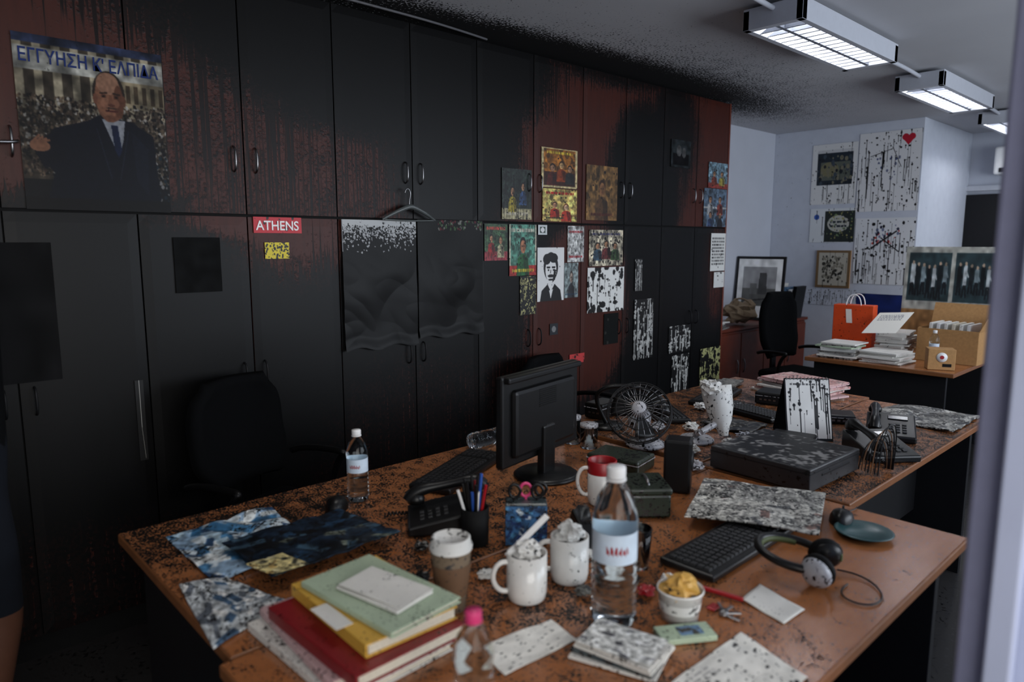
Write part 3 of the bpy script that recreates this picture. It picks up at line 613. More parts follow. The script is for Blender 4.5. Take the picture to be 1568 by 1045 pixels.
def chair(x,y,ang,seat=.45,bh=1.0,arm=True):
    g=group('office_chair',(x,y,0),ang)
    vs=[];fs=[];n=12;m=14; W=.23; z0=seat+.12
    for j in range(m+1):
        for i in range(n+1):
            u=-1+2*i/n; t=j/m; z=z0+(bh-z0)*t; wid=W*(1-.25*max(0,t-.6)/.4*(max(0,t-.6)/.4))*min(1,.75+t)
            if t>.9: wid*=.9
            vs.append((u*wid,-.23-.05*t+.05*u*u+.03*math.sin(t*pi)*-1,z))
    for j in range(m):
        for i in range(n): a=j*(n+1)+i; fs.append((a,a+1,a+n+2,a+n+1))
    mk('backrest',vs,fs,M['cloth'],g,smooth=True,solid=.05)
    box('seat',(.48,.46,.08),(0,0,seat),M['cloth'],g,bev=.035); box('back_stem',(.06,.02,.3),(0,-.255,seat+.05),M['black'],g); box('stem_foot',(.06,.2,.02),(0,-.16,seat-.06),M['black'],g)
    lathe('gas_column',[(0,.08),(.03,.08),(.03,.25),(.018,.26),(.018,seat-.04),(0,seat-.04)],M['chrome'],g)
    for k in range(5):
        a=2*pi*k/5; tube('star_leg_%d'%k,[(0,0,.11),(.15*math.cos(a),.15*math.sin(a),.095),(.29*math.cos(a),.29*math.sin(a),.07)],.02,M['black'],g)
        lathe('castor_%d'%k,[(0,-.012),(.027,-.012),(.027,.012),(0,.012)],M['black'],g,(.29*math.cos(a),.29*math.sin(a),.0275),(pi/2,0,a),14)
    if arm:
        for s_ in (-1,1): tube('armrest_%d'%s_,[(s_*.22,0,seat-.02),(s_*.29,0,seat),(s_*.29,.02,seat+.19),(s_*.28,.14,seat+.21),(s_*.28,-.14,seat+.21),(s_*.27,-.2,seat+.18)],.014,M['black'],g)
    return g
# ---------------------------------------------------------------- items on near desks
bottle('water_bottle',-1.85,1.07,.222,.033)
bottle('water_bottle',-.87,1.10,.335,.0475)
bottle('water_bottle',-.80,.66,.215,.033,cap='pinkp',label=False)
bottle('water_bottle',-2.02,1.66,.22,.032,lie=pi,label=False)
mouse(-1.83,.985,.9); mouse(-.76,1.99,.3)
keyboard(-1.835,1.46,.42); keyboard(-.885,1.60,.02)
def collage(w,h,bg,cols,n,sz,th=.62,lines=0):
    c=Cv(w,h,bg)
    for _ in range(n):
        x,y=rng.random(2); a=rng.uniform(0,3.14); q=sz*rng.uniform(.4,1.6); r_=sz*rng.uniform(.2,.7); ca,sa=math.cos(a),math.sin(a)
        c.poly([(x+q*ca-r_*sa,y+q*sa+r_*ca),(x-q*ca-r_*sa,y-q*sa+r_*ca),(x-q*ca+r_*sa,y-q*sa-r_*ca),(x+q*ca+r_*sa,y+q*sa-r_*ca)],cols[rng.integers(len(cols))])
    for i in range(lines): c.text(.08+.31*(i%3),.55,.34+.31*(i%3),.95,14,(90,90,88))
    c.blur(1); c.noise(.35,5); c.grime(th); return c
c=collage(150,120,(130,155,178),[(195,205,210),(50,95,130),(40,65,95),(160,182,195),(205,210,210),(70,118,155)],70,.10,.70)
sheet('magazine',[(-1.60,.54),(-1.95,.54),(-1.96,.84),(-1.62,.80)],DZ,M['vcol'],wob=.01,th=.003,cv=c)
c=collage(150,120,(24,36,50),[(18,24,32),(50,70,85),(30,50,70),(90,95,85),(14,18,22),(20,30,42)],60,.10,.64)
sheet('magazine',[(-1.49,.63),(-1.76,.62),(-1.75,.95),(-1.50,.99)],DZ+.022,M['vcolg'],wob=.008,th=.003,seed=3,cv=c)
c=collage(120,80,(175,180,182),[(205,205,202),(90,96,104),(140,148,155),(60,85,110)],40,.10,.68)
sheet('magazine',[(-1.33,.44),(-1.64,.475),(-1.60,.57),(-1.40,.62)],DZ,M['vcol'],wob=.006,th=.004,seed=5,cv=c)
c=collage(60,50,(200,185,130),[(180,150,90),(60,60,50),(215,205,160)],20,.12,.66)
sheet('flyer',[(-1.56,.60),(-1.47,.62),(-1.46,.71),(-1.56,.69)],DZ+.042,M['vcol'],wob=.003,seed=8,cv=c)
monitor(-1.645,1.655,.18,zc=.962)
phone(-1.52,1.16,-.6); 
g=group('pen_holder',(-1.36,1.13,DZ)); lathe('cup',[(0,.002),(.036,.002),(.038,.10),(.034,.10),(.033,.006),(0,.006)],M['blackm'],g)
for i in range(14):
    a=i*2.4; q=.010+.022*((i*37)%10)/10; dx,dy=q*math.cos(a),q*math.sin(a); l=.145+.05*((i*53)%10)/10
    tube('pen_%d'%i,[(dx*.3,dy*.3,.01),(dx,dy,l*.7),(dx*1.5,dy*1.5,l)],.0042,M[['white','redp','black','bluep','black','black','black'][i%7]],g)
g=group('picture_tin',(-1.275,1.235,DZ),.84); box('body',(.11,.06,.115),(0,0,.0575),M['magdark'],g,bev=.004)
prnt('picture',collage(70,70,(55,95,135),[(180,190,195),(30,50,90),(40,60,90),(80,140,180)],40,.09,.68),(-.054,-.0315,.11),(.108,0,0),(0,0,-.105),parent=g)
for i,(a_,b_,mt) in enumerate([(-.03,.0,'black'),(.0,.01,'pinkp'),(.03,0,'black'),(.04,.015,'black')]):
    tube('scissor_loop_%d'%i,[(a_+.016*math.cos(t*pi/4),b_,.14+.02*math.sin(t*pi/4)) for t in range(8)],.004,M[mt],g,cyc=True)
    tube('pen_%d'%i,[(a_,b_,.09),(a_,b_,.125)],.004,M[mt],g)
mug('coffee_mug',-1.32,1.60,.135,.044,'mug',-2.3,rim='redp')
m1=mug('coffee_mug',-1.06,1.03,.108,.045,'mug',-2.1); crumple('crumpled_wrapper',m1,(0,0,.112),.036,M['wht_spl'],seed=2)
box('plastic_knife',(.014,.003,.13),(.0,.0,.145),M['white'],m1,rot=(.0,.75,2.9))
m2=mug('coffee_mug',-1.055,1.165,.108,.045,'mug',-2.5); crumple('crumpled_wrapper',m2,(0,0,.115),.038,M['wht_spl'],seed=5)
g=group('paper_coffee_cup',(-1.14,.88,DZ)); lathe('cup',[(0,.003),(.030,0),(.044,.14),(.041,.14),(.029,.006),(0,.006)],M['sleeve'],g)
lathe('sleeve',[(.034,.035),(.0435,.105),(.0425,.107)],M['kraftd'],g); lathe('lid',[(.046,.136),(.047,.145),(.043,.147),(.042,.162),(.038,.164),(.036,.158),(0,.157)],M['wht_spl'],g,wob=.02)
g=group('green_cash_box',(-1.20,1.655,DZ),-.70); box('body',(.15,.12,.07),(0,0,.035),M['olive'],g,bev=.008); box('lid',(.155,.125,.02),(0,0,.078),M['olive'],g,bev=.006); tube('handle',[(-.04,0,.088),(-.035,0,.105),(.035,0,.105),(.04,0,.088)],.004,M['chrome'],g)
g=group('drinking_glass',(-.985,1.335,DZ)); lathe('glass',[(0,.0),(.028,.0),(.034,.10),(.031,.10),(.026,.008),(0,.008)],M['clear'],g); lathe('residue',[(0,.012),(.026,.012),(.028,.05),(0,.05)],M['sleeve'],g)
g=group('speaker',(-1.23,1.87,DZ),.5); box('body',(.085,.08,.17),(0,0,.085),M['black'],g,bev=.008); lathe('cone',[(0,0),(.03,.004),(.032,0)],M['dgrey'],g,(.043,0,.10),(0,pi/2,0))
g=group('ice_cream_cup',(-.78,1.21,DZ)); lathe('tub',[(0,.0),(.038,.0),(.047,.062),(.050,.064),(.048,.068),(.045,.062),(.037,.004),(0,.004)],M['mug'],g)
lathe('band',[(.0418,.022),(.0450,.044)],M['wht_spl'],g); crumple('foil',g,(0,0,.066),.046,M['cream'],.6,seed=9)
c=collage(190,170,(172,170,162),[(128,126,120),(90,92,94),(192,188,180),(110,84,76),(158,156,148)],30,.06,.62,3)
c.line(.0,.34,1,.30,.003,(40,40,40))
sheet('newspaper',[(-.73,1.77),(-1.04,1.62),(-1.17,1.93),(-.85,2.09)],DZ+.030,M['vcol'],wob=.007,th=.004,seed=11,fr=5,cv=c)
lathe('dish',[(0,.002),(.05,.002),(.07,.012),(.075,.014),(.07,.016),(.05,.006),(0,.006)],M['teal'],None,(-.68,1.935,DZ))
g=group('headphones',(-.71,1.585,DZ),.25,)
arc=[(.078*math.sin(t),.085*math.cos(t)-.0,.05+.012*math.cos(t)) for t in [(-2.3+4.6*i/16) for i in range(17)]]
tube('headband',[(-p_[1],p_[0],p_[2]) for p_ in arc],.010,M['black'],g); tube('headband_lining',[(-p_[1]*.93,p_[0]*.93,p_[2]-.004) for p_ in arc[3:14]],.008,M['lime'],g)
for s_ in (-1,1):
    rt=(pi/2+.25,0,s_*.35)
    lathe('ear_cushion_%d'%s_,[(.012,-.012),(.036,-.014),(.040,-.004),(.034,.004),(.012,.004)],M['blackm'],g,(.062,s_*.052,.042),rt,24); lathe('ear_shell_%d'%s_,[(0,.028),(.022,.026),(.034,.014),(.037,.002),(0,.0)],M['silver' if s_<0 else 'black'],g,(.062,s_*.058,.042),rt,24)
    box('lime_tag_%d'%s_,(.03,.012,.02),(.085,s_*.055,.04),M['lime'],g,bev=.004)
tube('cord',[(.09,.05,.01),(.14,.07,.004),(.19,.02,.003),(.20,-.06,.003),(.15,-.10,.003),(.10,-.06,.003),(.12,.0,.003)],.0022,M['black'],g)
sheet('card',[(-.725,1.37),(-.735,1.47),(-.61,1.43),(-.615,1.345)],DZ,M['paper3'],wob=.003,seed=1)
c=Cv(120,100,(230,228,221)).splat(90,.016).noise(.08,12)
sheet('paper_sheet',[(-.88,.80),(-.985,.82),(-.955,1.0),(-.87,.985)],DZ,M['vcol'],wob=.003,seed=2,cv=c)
g=group('magazine_stack',(-.775,1.01,DZ),.25)
for i in range(4): box('issue_%d'%i,(.17-.004*i,.12-.006*i,.006),(random.uniform(-.004,.004),random.uniform(-.004,.004),.004+.007*i),M[['paper2','magdark','paper1','paper2'][i]],g,rot=(0,0,random.uniform(-.1,.1)),bev=.001)
prnt('cover',collage(110,80,(215,215,210),[(80,80,86),(170,170,172),(226,225,220),(226,225,220)],20,.08,.80).splat(30,.02),(-.075,.05,.0302),(.15,0,0),(0,-.10,0),parent=g)
g=group('banknote_pad',(-.73,1.155,DZ),1.0); box('pad',(.115,.055,.012),(0,0,.006),M['green'],g); box('print_patch',(.05,.03,.001),(.01,0,.0125),M['magblue'],g,bev=0)
c=Cv(200,150,(230,228,221)).text(.1,.1,.5,.3,3,(180,178,174)).splat(170,.014).noise(.08,12)
sheet('paper_sheet',[(-.66,.95),(-.66,1.25),(-.50,1.20),(-.505,.93)],DZ,M['vcol'],wob=.004,seed=4,cv=c)
sheet('paper_sheet',[(-.66,.80),(-.67,.93),(-.52,.915),(-.52,.78)],DZ,M['paper3'],wob=.004,seed=6)
tube('red_pen',[(-.82,1.345,DZ+.006),(-.78,1.355,DZ+.006),(-.72,1.365,DZ+.006)],.0055,M['redp'])
g=group('key_bunch',(-.72,1.285,DZ)); 
for i in range(4):
    a=i*.8; box('key_%d'%i,(.035,.007,.002),(.02*math.cos(a),.02*math.sin(a),.003+.002*i),M['chrome'],g,rot=(0,0,a)); lathe('bow_%d'%i,[(.004,0),(.010,0),(.010,.002),(.004,.002)],M['chrome'],g,(.0,.0,.002+.0022*i))
box('tag',(.02,.03,.004),(-.03,.01,.003),M['redp'],g)
for i,(x,y,mt) in enumerate([(-.94,1.25,'black'),(-.88,1.32,'wht_spl'),(-.885,1.235,'redp'),(-.99,1.25,'wht_spl'),(-1.19,1.02,'wht_spl'),(-1.235,.97,'news'),(-1.14,1.12,'news'),(-1.2,1.12,'black'),(-1.10,1.28,'wht_spl'),(-.84,1.30,'black'),(-1.30,1.02,'newsd'),(-1.28,.90,'black'),(-1.42,1.0,'newsd'),(-.98,1.13,'newsd')]):
    g=group('crumpled_paper' if mt!='black' and mt!='redp' else 'torn_wrapper',(x,y,DZ+.012)); crumple('wad',g,(0,0,0),.022,M[mt],.5,seed=i*3)
g=group('adhesive_tape_dispenser',(-1.18,1.36,DZ),-.5); mk('body',[(-.07,-.025,0),(.07,-.025,0),(.07,.025,0),(-.07,.025,0),(-.05,-.02,.07),(.02,-.02,.05),(.02,.02,.05),(-.05,.02,.07)],BF,M['black'],g,bev=.006); lathe('roll',[(.014,-.012),(.03,-.012),(.03,.012),(.014,.012)],M['clearb'],g,(-.01,0,.06),(pi/2,0,0))
g=group('book_stack',(-1.16,.66,DZ)); 
book(-.02,-.01,0,.35,.25,.018,.04,'paper2',g,'notepad'); book(-.03,.0,.019,.33,.24,.016,-.05,'pink',g,'report')
book(.015,.008,.036,.325,.24,.026,.03,'red',g,'red_book'); book(.0,.035,.063,.30,.20,.026,-.02,'yellow',g,'yellow_book')
book(.012,.045,.090,.29,.17,.012,.10,'green',g,'green_book')
box('title_label',(.10,.035,.001),(.02,-.066+.0,.0895),M['paper3'],g,bev=0)
e=bpy.data.objects.new('folded_leaflet',None); link(e,g); e.location=(.03,.045,.1035); box('leaflet',(.17,.10,.006),(0,0,.003),M['paper1'],e,rot=(0,0,.2)); box('leaflet_upper',(.165,.095,.002),(0,0.004,.0085),M['paper1'],e,rot=(0,.03,.26))
# ---------------------------------------------------------------- middle clutter
M['blackspl']=splat('dusty_black_casing',(22,22,24),.3,60,.4,col2=(50,50,52),s2=22)
g=group('dvd_recorder',(-1.09,2.31,DZ),-.03)
box('case',(.36,.36,.075),(0,0,.044),M['blackspl'],g,bev=.004)
for i in range(4): lathe('foot_%d'%i,[(0,0),(.015,0),(.015,.006),(0,.006)],M['dgrey'],g,((-.14,.14)[i%2],(-.14,.14)[i//2],0))
box('front_slot',(.002,.2,.008),(.181,0,.05),M['dgrey'],g); box('lid_seam',(.362,.362,.002),(0,0,.066),M['dgrey'],g,bev=0)
prnt('dust_film',Cv(90,90,(20,20,22)).grime(.62,(125,124,122),(3,6,20)),(-.17,-.17,.0822),(0,.34,0),(.34,0,0),parent=g,mat=M['vcolg'])
g=group('desk_fan',(-1.60,2.20,DZ),0)
lathe('base',[(0,0),(.075,0),(.08,.01),(.06,.022),(.02,.03),(0,.03)],M['silver'],g); tube('stem',[(0,0,.02),(0,0,.05),(.01,-.01,.10)],.014,M['silver'],g)
e=bpy.data.objects.new('fan_head',None); link(e,g); e.location=(-.01,-.03,.125); e.rotation_euler=(0,.9,-.95)
lathe('motor',[(0,-.09),(.03,-.088),(.045,-.06),(.045,-.02),(.03,0),(0,0)],M['silver'],e)
for k,(r_,z_) in enumerate([(.125,.02),(.122,.045),(.122,-.005),(.09,.062),(.055,.07),(.09,-.02)]): tube('ring_%d'%k,[(r_*math.cos(t*pi/8),r_*math.sin(t*pi/8),z_) for t in range(16)],.002 if k else .004,M['dgrey'],e,cyc=True,res=1)
for k in range(28):
    a=2*pi*k/28; tube('wire_%d'%k,[(.025*math.cos(a),.025*math.sin(a),.072),(.08*math.cos(a),.08*math.sin(a),.066),(.12*math.cos(a),.12*math.sin(a),.048),(.125*math.cos(a),.125*math.sin(a),.02),(.115*math.cos(a),.115*math.sin(a),-.01),(.045*math.cos(a),.045*math.sin(a),-.03)],.0010,M['chrome'],e,res=1)
for k in range(3):
    a0=2*pi*k/3; vs=[];fs=[]
    for j in range(6):
        for i in range(6):
            r_=.02+.09*j/5; a=a0+(-.15+1.0*i/5)*(1-.25*j/5); vs.append((r_*math.cos(a),r_*math.sin(a),.04-.03*i/5))
    for j in range(5):
        for i in range(5): q=j*6+i; fs.append((q,q+1,q+7,q+6))
    mk('blade_%d'%k,vs,fs,M['black'],e,smooth=True,solid=.002)
lathe('hub_cap',[(0,.078),(.022,.076),(.028,.068),(.028,.03),(0,.03)],M['silver'],e)
# toppled desk lamp, white splashed bell shade pointing up and away
g=group('desk_lamp',(-1.50,2.40,DZ),0)
lathe('base',[(0,0),(.07,0),(.072,.008),(.06,.018),(.02,.024),(0,.024)],M['silver'],g); tube('lower_arm',[(0,0,.02),(.03,-.05,.05),(.06,-.06,.06)],.013,M['silver'],g); tube('upper_arm',[(.06,-.06,.06),(.08,.0,.08),(.09,.03,.10)],.013,M['silver'],g)
lathe('shade',[(.016,-.03),(.024,0),(.040,.03),(.052,.08),(.058,.13),(.060,.165),(.057,.165),(.05,.10),(.036,.035),(.0,.01)],M['wht_spl'],g,(.10,.03,.065),(-.12,-.30,0),wob=.12); crumple('rag',g,(.055,.01,.225),.05,M['wht_spl'],.7,seed=31); lathe('bulb',[(0,0),(.02,.01),(.03,.04),(.02,.065),(0,.07)],M['white'],g,(.085,.03,.11),(-.12,-.30,0))
g=group('desk_lamp',(-1.88,2.30,DZ)); lathe('base',[(0,0),(.07,0),(.07,.014),(0,.02)],M['black'],g); tube('gooseneck',[(0,0,.02),(-.03,-.05,.12),(.0,-.06,.18),(.08,.0,.20),(.15,.10,.18),(.17,.16,.10)],.009,M['black'],g); lathe('shade',[(.01,.05),(.02,.045),(.05,0),(.046,0),(.015,.04)],M['black'],g,(.17,.17,.06))
for (x,y,h_,r_) in ((-1.82,2.02,.10,.032),(-1.735,2.02,.085,.034)):
    g=group('glass_jar',(x,y,DZ)); lathe('jar',[(0,0),(r_,0),(r_,h_),(r_*.9,h_),(r_*.9,.006),(0,.006)],M['clear'],g); lathe('paint_residue',[(0,.008),(r_*.88,.008),(r_*.88,h_*.5),(0,h_*.5)],M['wht_spl'],g); lathe('lid',[(0,h_+.012),(r_*1.03,h_+.01),(r_*1.03,h_-.004),(r_,h_-.004)],M['silver'],g)
g=group('desk_calendar',(-1.25,2.80,DZ),.75)
cvx=Cv(100,126,(222,221,217)).text(.1,.06,.9,.12,1,(90,90,90)).drips(34,.014,L=.95,top=.6).splat(30,.018)
prnt('page_front',cvx,(-.085,-.012,.235),(.17,.0,.0),(0,-.08,-.225),parent=g,wob=.004)
mk('tent_card',[(-.09,-.095,0),(.09,-.095,0),(.09,-.01,.24),(-.09,-.01,.24),(-.09,.10,0),(.09,.10,0)],[(0,1,2,3),(3,2,5,4),(0,4,5,1)],M['black'],g)
for i in range(12): tube('ring_%d'%i,[(-.08+.0145*i,-.01+.009*math.cos(t*pi/3),.238+.009*math.sin(t*pi/3)) for t in range(6)],.001,M['chrome'],g,cyc=True,res=1)
phone(-.93,2.75,.9); phone(-1.0,3.06,.35)
keyboard(-1.86,3.15,.25); keyboard(-1.58,2.98,1.35,L=.36); keyboard(-1.86,2.68,.9,L=.38)
c=collage(130,130,(150,148,142),[(110,108,102),(80,82,84),(175,172,164),(60,64,70)],30,.08,.58,3)
sheet('newspaper',[(-.83,3.27),(-1.18,3.31),(-1.17,3.66),(-.83,3.68)],DZ+.0,M['vcol'],wob=.014,th=.006,seed=21,fr=5,cv=c)
sheet('newspaper',[(-1.62,2.62),(-1.66,2.80),(-1.42,2.84),(-1.38,2.62)],DZ+.0,M['newsd'],wob=.012,th=.004,seed=23)
stack('paper_stack',-1.62,3.58,DZ,8,.40,.26,['paper1','paper3','pink','redpaper'],-.2,.03)
stack('paper_stack',-2.0,3.50,DZ,3,.12,.2,['paper1','news'],.3,.02)
g=group('cable_tangle',(-.875,2.53,.745))
for i in range(7):
    pts=[(-.03+.012*i,-.045-.004*i,.004),(-.02+.01*i,-.05,.08+.012*i),(.0+.01*i,-.01,.125+.012*i),(.03+.006*i,.025,.09+.01*i),(.03+.004*i,.035,.004)]
    tube('cable_%d'%i,pts,.0021,M['cabletan'] if i in(1,4) else M['black'],g)
for i,(x,y,w,l,h_,mt,nm,an) in enumerate([(-1.50,1.92,.20,.14,.05,'olive','stationery_case',0.2),(-1.60,3.28,.18,.14,.06,'dgrey','network_router',.2),(-1.24,3.14,.12,.12,.04,'black','external_drive',.5),(-2.02,2.44,.10,.14,.07,'black','network_router',.1),(-1.20,2.60,.16,.12,.05,'dgrey','card_reader',.2)]):
    g=group(nm,(x,y,DZ),an); box('case',(w,l,h_),(0,0,h_/2),M[mt],g,bev=.008); box('lid_line',(w+.001,l+.001,.003),(0,0,h_*.7),M['silver'],g,bev=0)
    for k in range(4): box('port_%d'%k,(.012,.002,.008),(-w/2+.03+k*.022,-l/2-.001,h_*.4),M['chrome'],g,bev=0)
for i,(x,y) in enumerate([(-1.37,2.55),(-1.60,2.52),(-1.36,3.15),(-1.40,3.33),(-1.70,2.42),(-1.42,2.24),(-1.30,2.08),(-1.78,2.88),(-1.03,2.56),(-1.36,2.42)]):
    g=group('tissue_wad',(x,y,DZ+.018)); crumple('wad',g,(0,0,0),.035,M['wht_spl' if i%2 else 'silver'],.55,seed=i*5+1)
# ---------------------------------------------------------------- chairs
chair(-2.55,1.14,-1.2,.45,1.0); chair(-2.56,5.60,-1.75,.45,1.12); chair(-2.58,2.9,-1.4,.43,.88)
# ---------------------------------------------------------------- low cabinet at back left
g=group('low_cabinet',(-3.28,5.98,0)); box('body',(.40,1.66,.77),(0,0,.385),M['woodred'],g,bev=.004); box('top',(.42,1.70,.025),(.01,0,.79),M['woodred'],g,bev=.004)
for i in range(4): box('door_%d'%i,(.014,.40,.70),(.207,-.62+.413*i,.40),M['woodred'],g,bev=.003); tube('handle_%d'%i,[(.214,-.62+.413*i+.15*(-1)**i,.52),(.235,-.62+.413*i+.15*(-1)**i,.50),(.235,-.62+.413*i+.15*(-1)**i,.42),(.214,-.62+.413*i+.15*(-1)**i,.40)],.005,M['chrome'],g)
g=group('framed_photograph',(-3.25,6.15,.805),.0); g.rotation_euler=(-.12,0,.15)
box('frame',(.46,.02,.60),(0,.012,.30),M['photoblk'],g,bev=.003)
c=Cv(90,110,(235,235,232)).rect(.12,.14,.88,.80,(150,150,150)).rect(.12,.5,.88,.80,(95,95,92)).poly([(.5,.24),(.66,.24),(.68,.6),(.48,.6)],(70,70,70)).rect(.3,.42,.46,.6,(110,110,108)).line(.2,.72,.8,.66,.015,(50,50,50)).noise(.15,8)
prnt('photo',c,(-.205,.0,.575),(.41,0,0),(0,0,-.55),parent=g)
stack('paper_stack',-3.22,5.26,.8035,6,.28,.28,['paper1','paper3','news'],.1)
g=group('canvas_bag',(-3.17,5.70,.89)); crumple('bag_body',g,(0,0,.03),.17,M['canvas'],.65,seed=12); tube('strap',[(-.1,0,.08),(-.05,0,.17),(.05,.02,.17),(.1,.03,.08)],.008,M['canvas'],g)
g=group('leaning_books',(-3.2,6.58,.8035)); 
for i,(mt,h_) in enumerate([('red',.30),('paper3',.27),('paper1',.33),('red',.26),('magblue',.30),('white',.28),('black',.31)]): box('book_%d'%i,(.035,.20,h_),(-.13+.045*i,0,h_/2+.004),M[mt],g,rot=(0,.12,0),bev=.002)
# ---------------------------------------------------------------- far desk contents
stack('paper_stack',-1.98,4.98,DZ,9,.26,.26,['paper1','paper3','news','paper3','green'],.1,.02,(.006,.016)); stack('paper_stack',-1.68,4.98,DZ,8,.26,.26,['paper3','paper1','yellow','paper1'],-.1,.015,(.006,.014)); stack('paper_stack',-1.76,5.36,DZ,13,.2,.3,['paper1','paper3','news'],.05,.012,(.008,.018))
g=group('shopping_bag',(-2.03,5.30,DZ),.1); box('bag',(.27,.11,.34),(0,0,.17),M['orange'],g,bev=.004)
for s_ in (-1,1): tube('handle_%d'%s_,[(-.05,s_*.05,.34),(-.045,s_*.05,.40),(0,s_*.05,.43),(.045,s_*.05,.40),(.05,s_*.05,.34)],.004,M['white'],g)
prnt('tag',Cv(20,30,(230,220,210)),(-.05,-.058,.31),(.04,0,0),(.01,0,-.10),parent=g)
g=group('cardboard_box',(-1.40,5.36,DZ),-.05)
for nm,s_,l_ in (('front',(.36,.004,.22),(0,-.14,.11)),('rear',(.36,.004,.22),(0,.14,.11)),('left_side',(.004,.28,.22),(-.18,0,.11)),('right_side',(.004,.28,.22),(.18,0,.11)),('bottom',(.36,.28,.004),(0,0,.003))): box(nm,s_,l_,M['kraft'],g,bev=0)
box('flap_rear',(.40,.004,.17),(0,.17,.29),M['kraft'],g,rot=(-.35,0,0),bev=0); box('flap_side',(.004,.28,.10),(.20,0,.26),M['kraft'],g,rot=(0,.4,0),bev=0)
for i in range(6): box('folder_%d'%i,(.018,.22,.25),(-.12+.045*i,0,.13),M[['paper3','white','paper1','pages','paper3','white'][i]],g,rot=(0,.06,0))
g=group('letter_sheet',(-1.74,5.12,.90)); prnt('page',Cv(50,60,(236,234,226)).text(.12,.12,.8,.4,4,(120,120,130)),(-.10,.12,.14),(.22,0,.02),(-.04,-.20,-.13),parent=g)
g=group('gift_crate',(-1.36,4.94,DZ),.45); box('crate',(.15,.11,.13),(0,0,.065),M['kraft'],g,bev=.003); lathe('badge',[(0,.002),(.03,.002),(.03,0)],M['white'],g,(.0,-.056,.08),(pi/2,0,0)); lathe('badge_centre',[(0,.003),(.012,.003)],M['redp'],g,(.0,-.057,.08),(pi/2,0,0)); box('slot',(.05,.003,.02),(.03,-.055,.03),M['blackm'],g)
bottle('water_bottle',-1.45,5.12,.22,.03)
g=group('photo_board',(-1.54,5.68,DZ)); g.rotation_euler=(-.08,0,.05)
c=Cv(190,170,(160,160,152)); 
for k in range(2):
    a_=.04+.48*k; c.rect(a_,.06,a_+.44,.52,(40,56,60))
    for q in range(7):
        x=a_+.05+.056*q; yy=.15+.05*rng.random(); yb=.42+.08*rng.random(); w_=.017*rng.uniform(.8,1.1); cc=[(175,182,184),(12,16,20),(120,135,140),(22,28,32)][(q*3+k)%4]
        c.line(x,yy+.03,x,yb-.1,w_*1.3,cc); c.line(x-.008,yb-.1,x-.016,yb,w_*.6,(18,22,26)); c.line(x+.008,yb-.1,x+.018,yb,w_*.6,(18,22,26)); c.ell(x,yy,.013,.018,(160,138,118)); c.line(x,yy+.05,x+.03,yy+.12,w_*.5,cc)
c.rect(0,.60,1,1,(150,112,70)); c.blur(1); c.noise(.25,7)
box('panel',(.62,.012,.76),(0,.008,.38),M['kraft'],g); prnt('photographs',c,(-.31,.0,.76),(.62,0,0),(0,0,-.76),parent=g)
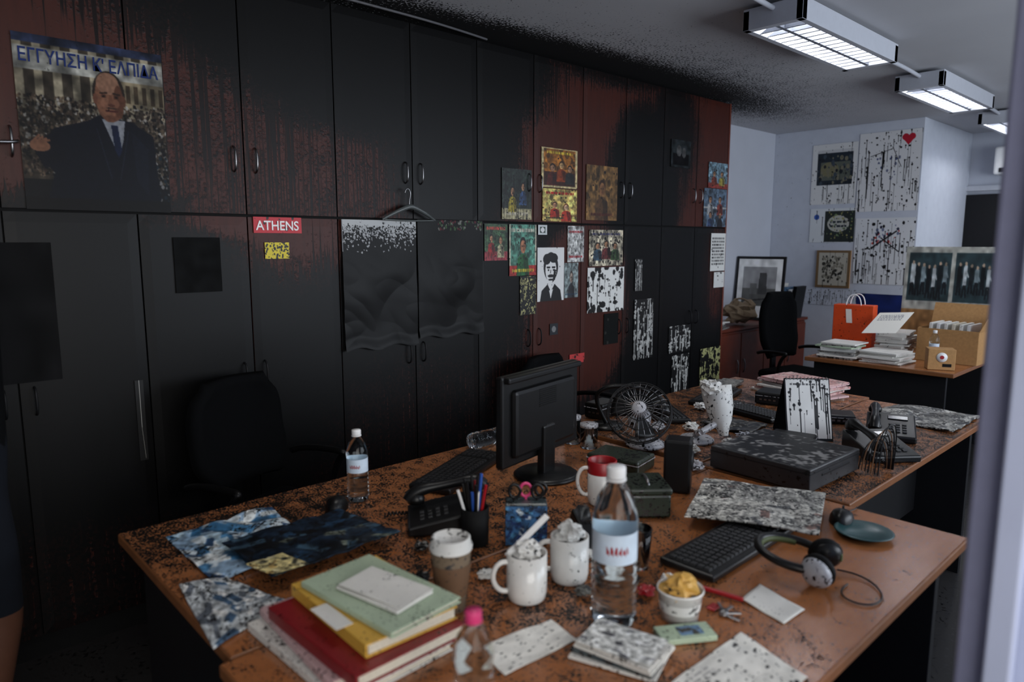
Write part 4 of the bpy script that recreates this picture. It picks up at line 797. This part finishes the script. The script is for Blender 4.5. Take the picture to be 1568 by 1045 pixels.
# ---------------------------------------------------------------- person at far left edge
M['shorts']=plain('dark_shorts',(14,18,26),.9,spec=.2); M['redlip']=plain('lips',(110,60,55),.5)
def person():
    g=group('standing_person',(-2.46,.165,0)); e=bpy.data.meshes.new('body')
    V=[((0,0,.95),.13),((0,.0,1.12),.12),((0,-.01,1.3),.145),((0,-.02,1.44),.10),((0,0,1.52),.055),((0,.02,1.62),.08),((0,.01,1.73),.07)]
    E=[(0,1),(1,2),(2,3),(3,4),(4,5),(5,6)]
    def add(v,r,pr): V.append((v,r)); E.append((pr,len(V)-1)); return len(V)-1
    for s_ in (-1,1):
        a=add((s_*.10,.0,.86),.092,0); a=add((s_*.11,.02,.66),.088,a); a=add((s_*.11,.04,.48),.062,a); a=add((s_*.11,.01,.33),.058,a); a=add((s_*.11,-.02,.10),.036,a); a=add((s_*.115,.0,.045),.04,a); add((s_*.12,.13,.03),.034,a)
        a=add((s_*.19,-.02,1.42),.058,3); a=add((s_*.25,-.06,1.16),.045,a); a=add((s_*.17,-.17,.98),.036,a); a=add((s_*.09,-.21,.92),.028,a); add((s_*.05,-.215,.90),.03,a)
    e.from_pydata([v for v,_ in V],E,[]); o=bpy.data.objects.new('body',e); C.objects.link(o)
    o.modifiers.new('skin','SKIN'); 
    for i,(_,r_) in enumerate(V): e.skin_vertices[0].data[i].radius=(r_*(1.35 if i in(1,2,3) else 1),r_) ; e.skin_vertices[0].data[i].use_root=(i==0)
    o.modifiers.new('sub','SUBSURF').levels=2; bpy.context.view_layer.update()
    dg=bpy.context.evaluated_depsgraph_get(); me=bpy.data.meshes.new_from_object(o.evaluated_get(dg)); bpy.data.objects.remove(o)
    me.materials.clear()
    for m_ in ('skin','cloth','shorts','blackm'): me.materials.append(M[m_])
    for p_ in me.polygons:
        c_=p_.center; p_.use_smooth=True
        if c_.z<.07: p_.material_index=3
        elif c_.z<.50: p_.material_index=0
        elif c_.z<.98 and abs(c_.y)<.16: p_.material_index=2
        elif c_.z<1.48 and c_.z>.955: p_.material_index=1
        else: p_.material_index=0
    link(bpy.data.objects.new('body',me),g)
    vs=[];fs=[];n=20;m=12
    for j in range(m+1):
        for i in range(n):
            th=pi*j/m;ph=2*pi*i/n; x=math.sin(th)*math.cos(ph);y=math.sin(th)*math.sin(ph);z=math.cos(th)
            vs.append((x*.076*(1-.15*max(0,-z)),y*.095,z*.115))
    for j in range(m):
        for i in range(n): fs.append((j*n+i,(j+1)*n+i,(j+1)*n+(i+1)%n,j*n+(i+1)%n))
    mk('head',vs,fs,M['skin'],g,(0,.02,1.655),smooth=True); mk('hair',[(v[0]*1.07,v[1]*1.05-.012,max(v[2],-.02)*1.08+.008) for v in vs],fs,M['blackm'],g,(0,.015,1.66),smooth=True)
    box('nose',(.02,.03,.04),(0,.12,1.645),M['skin'],g,bev=.008); box('mouth',(.045,.008,.01),(0,.108,1.60),M['redlip'],g,bev=.003)
    for s_ in (-1,1):
        lathe('eye_%d'%s_,[(0,.012),(.008,.008),(.012,0)],M['white'],g,(s_*.03,.100,1.665),(-pi/2,0,0),12); lathe('pupil_%d'%s_,[(0,.004),(.005,.0)],M['blackm'],g,(s_*.03,.111,1.665),(-pi/2,0,0),10); box('ear_%d'%s_,(.012,.03,.05),(s_*.078,.015,1.65),M['skin'],g,bev=.006)
        for k in range(4):
            l=(.9,1,.95,.8)[k]; z0=.915-.016*k
            tube('finger_%d_%d'%(s_,k),[(s_*.05,-.225,z0),(s_*.015,-.24,z0-.004),(-s_*.015*l,-.238,z0-.012),(-s_*.03*l,-.225,z0-.02)],.0085,M['skin'],g)
        tube('thumb_%d'%s_,[(s_*.06,-.21,.92),(s_*.045,-.215,.945),(s_*.02,-.22,.955)],.0095,M['skin'],g)
person()
# ---------------------------------------------------------------- lights
def area(name,loc,rot,sx,sy,power,col):
    l=bpy.data.lights.new(name,'AREA'); l.shape='RECTANGLE'; l.size=sx; l.size_y=sy; l.energy=power; l.color=col
    o=bpy.data.objects.new(name,l); o.location=loc; o.rotation_euler=rot; C.objects.link(o); return o
area('window_light',(1.66,4.3,1.6),(0,math.radians(90),0),1.4,4.5,108,(.84,.91,1))
area('window_light',(1.66,-.3,1.6),(0,math.radians(90),0),1.4,2.3,56,(1,.97,.92))
for y_,p_ in ((1.55,15),(3.64,15),(5.55,16),(7.4,20)): area('luminaire_light',(-1.62,y_,2.568),(0,0,0),.18,.9,p_,(1,.95,.88) if y_<2 else (.97,.98,1))
w=bpy.data.worlds.new("world"); bpy.context.scene.world=w; w.use_nodes=True; w.node_tree.nodes["Background"].inputs[0].default_value=(.55,.68,.9,1); w.node_tree.nodes["Background"].inputs[1].default_value=.6
vs_=bpy.context.scene.view_settings; vs_.view_transform='Standard'; vs_.look='None'; vs_.exposure=0
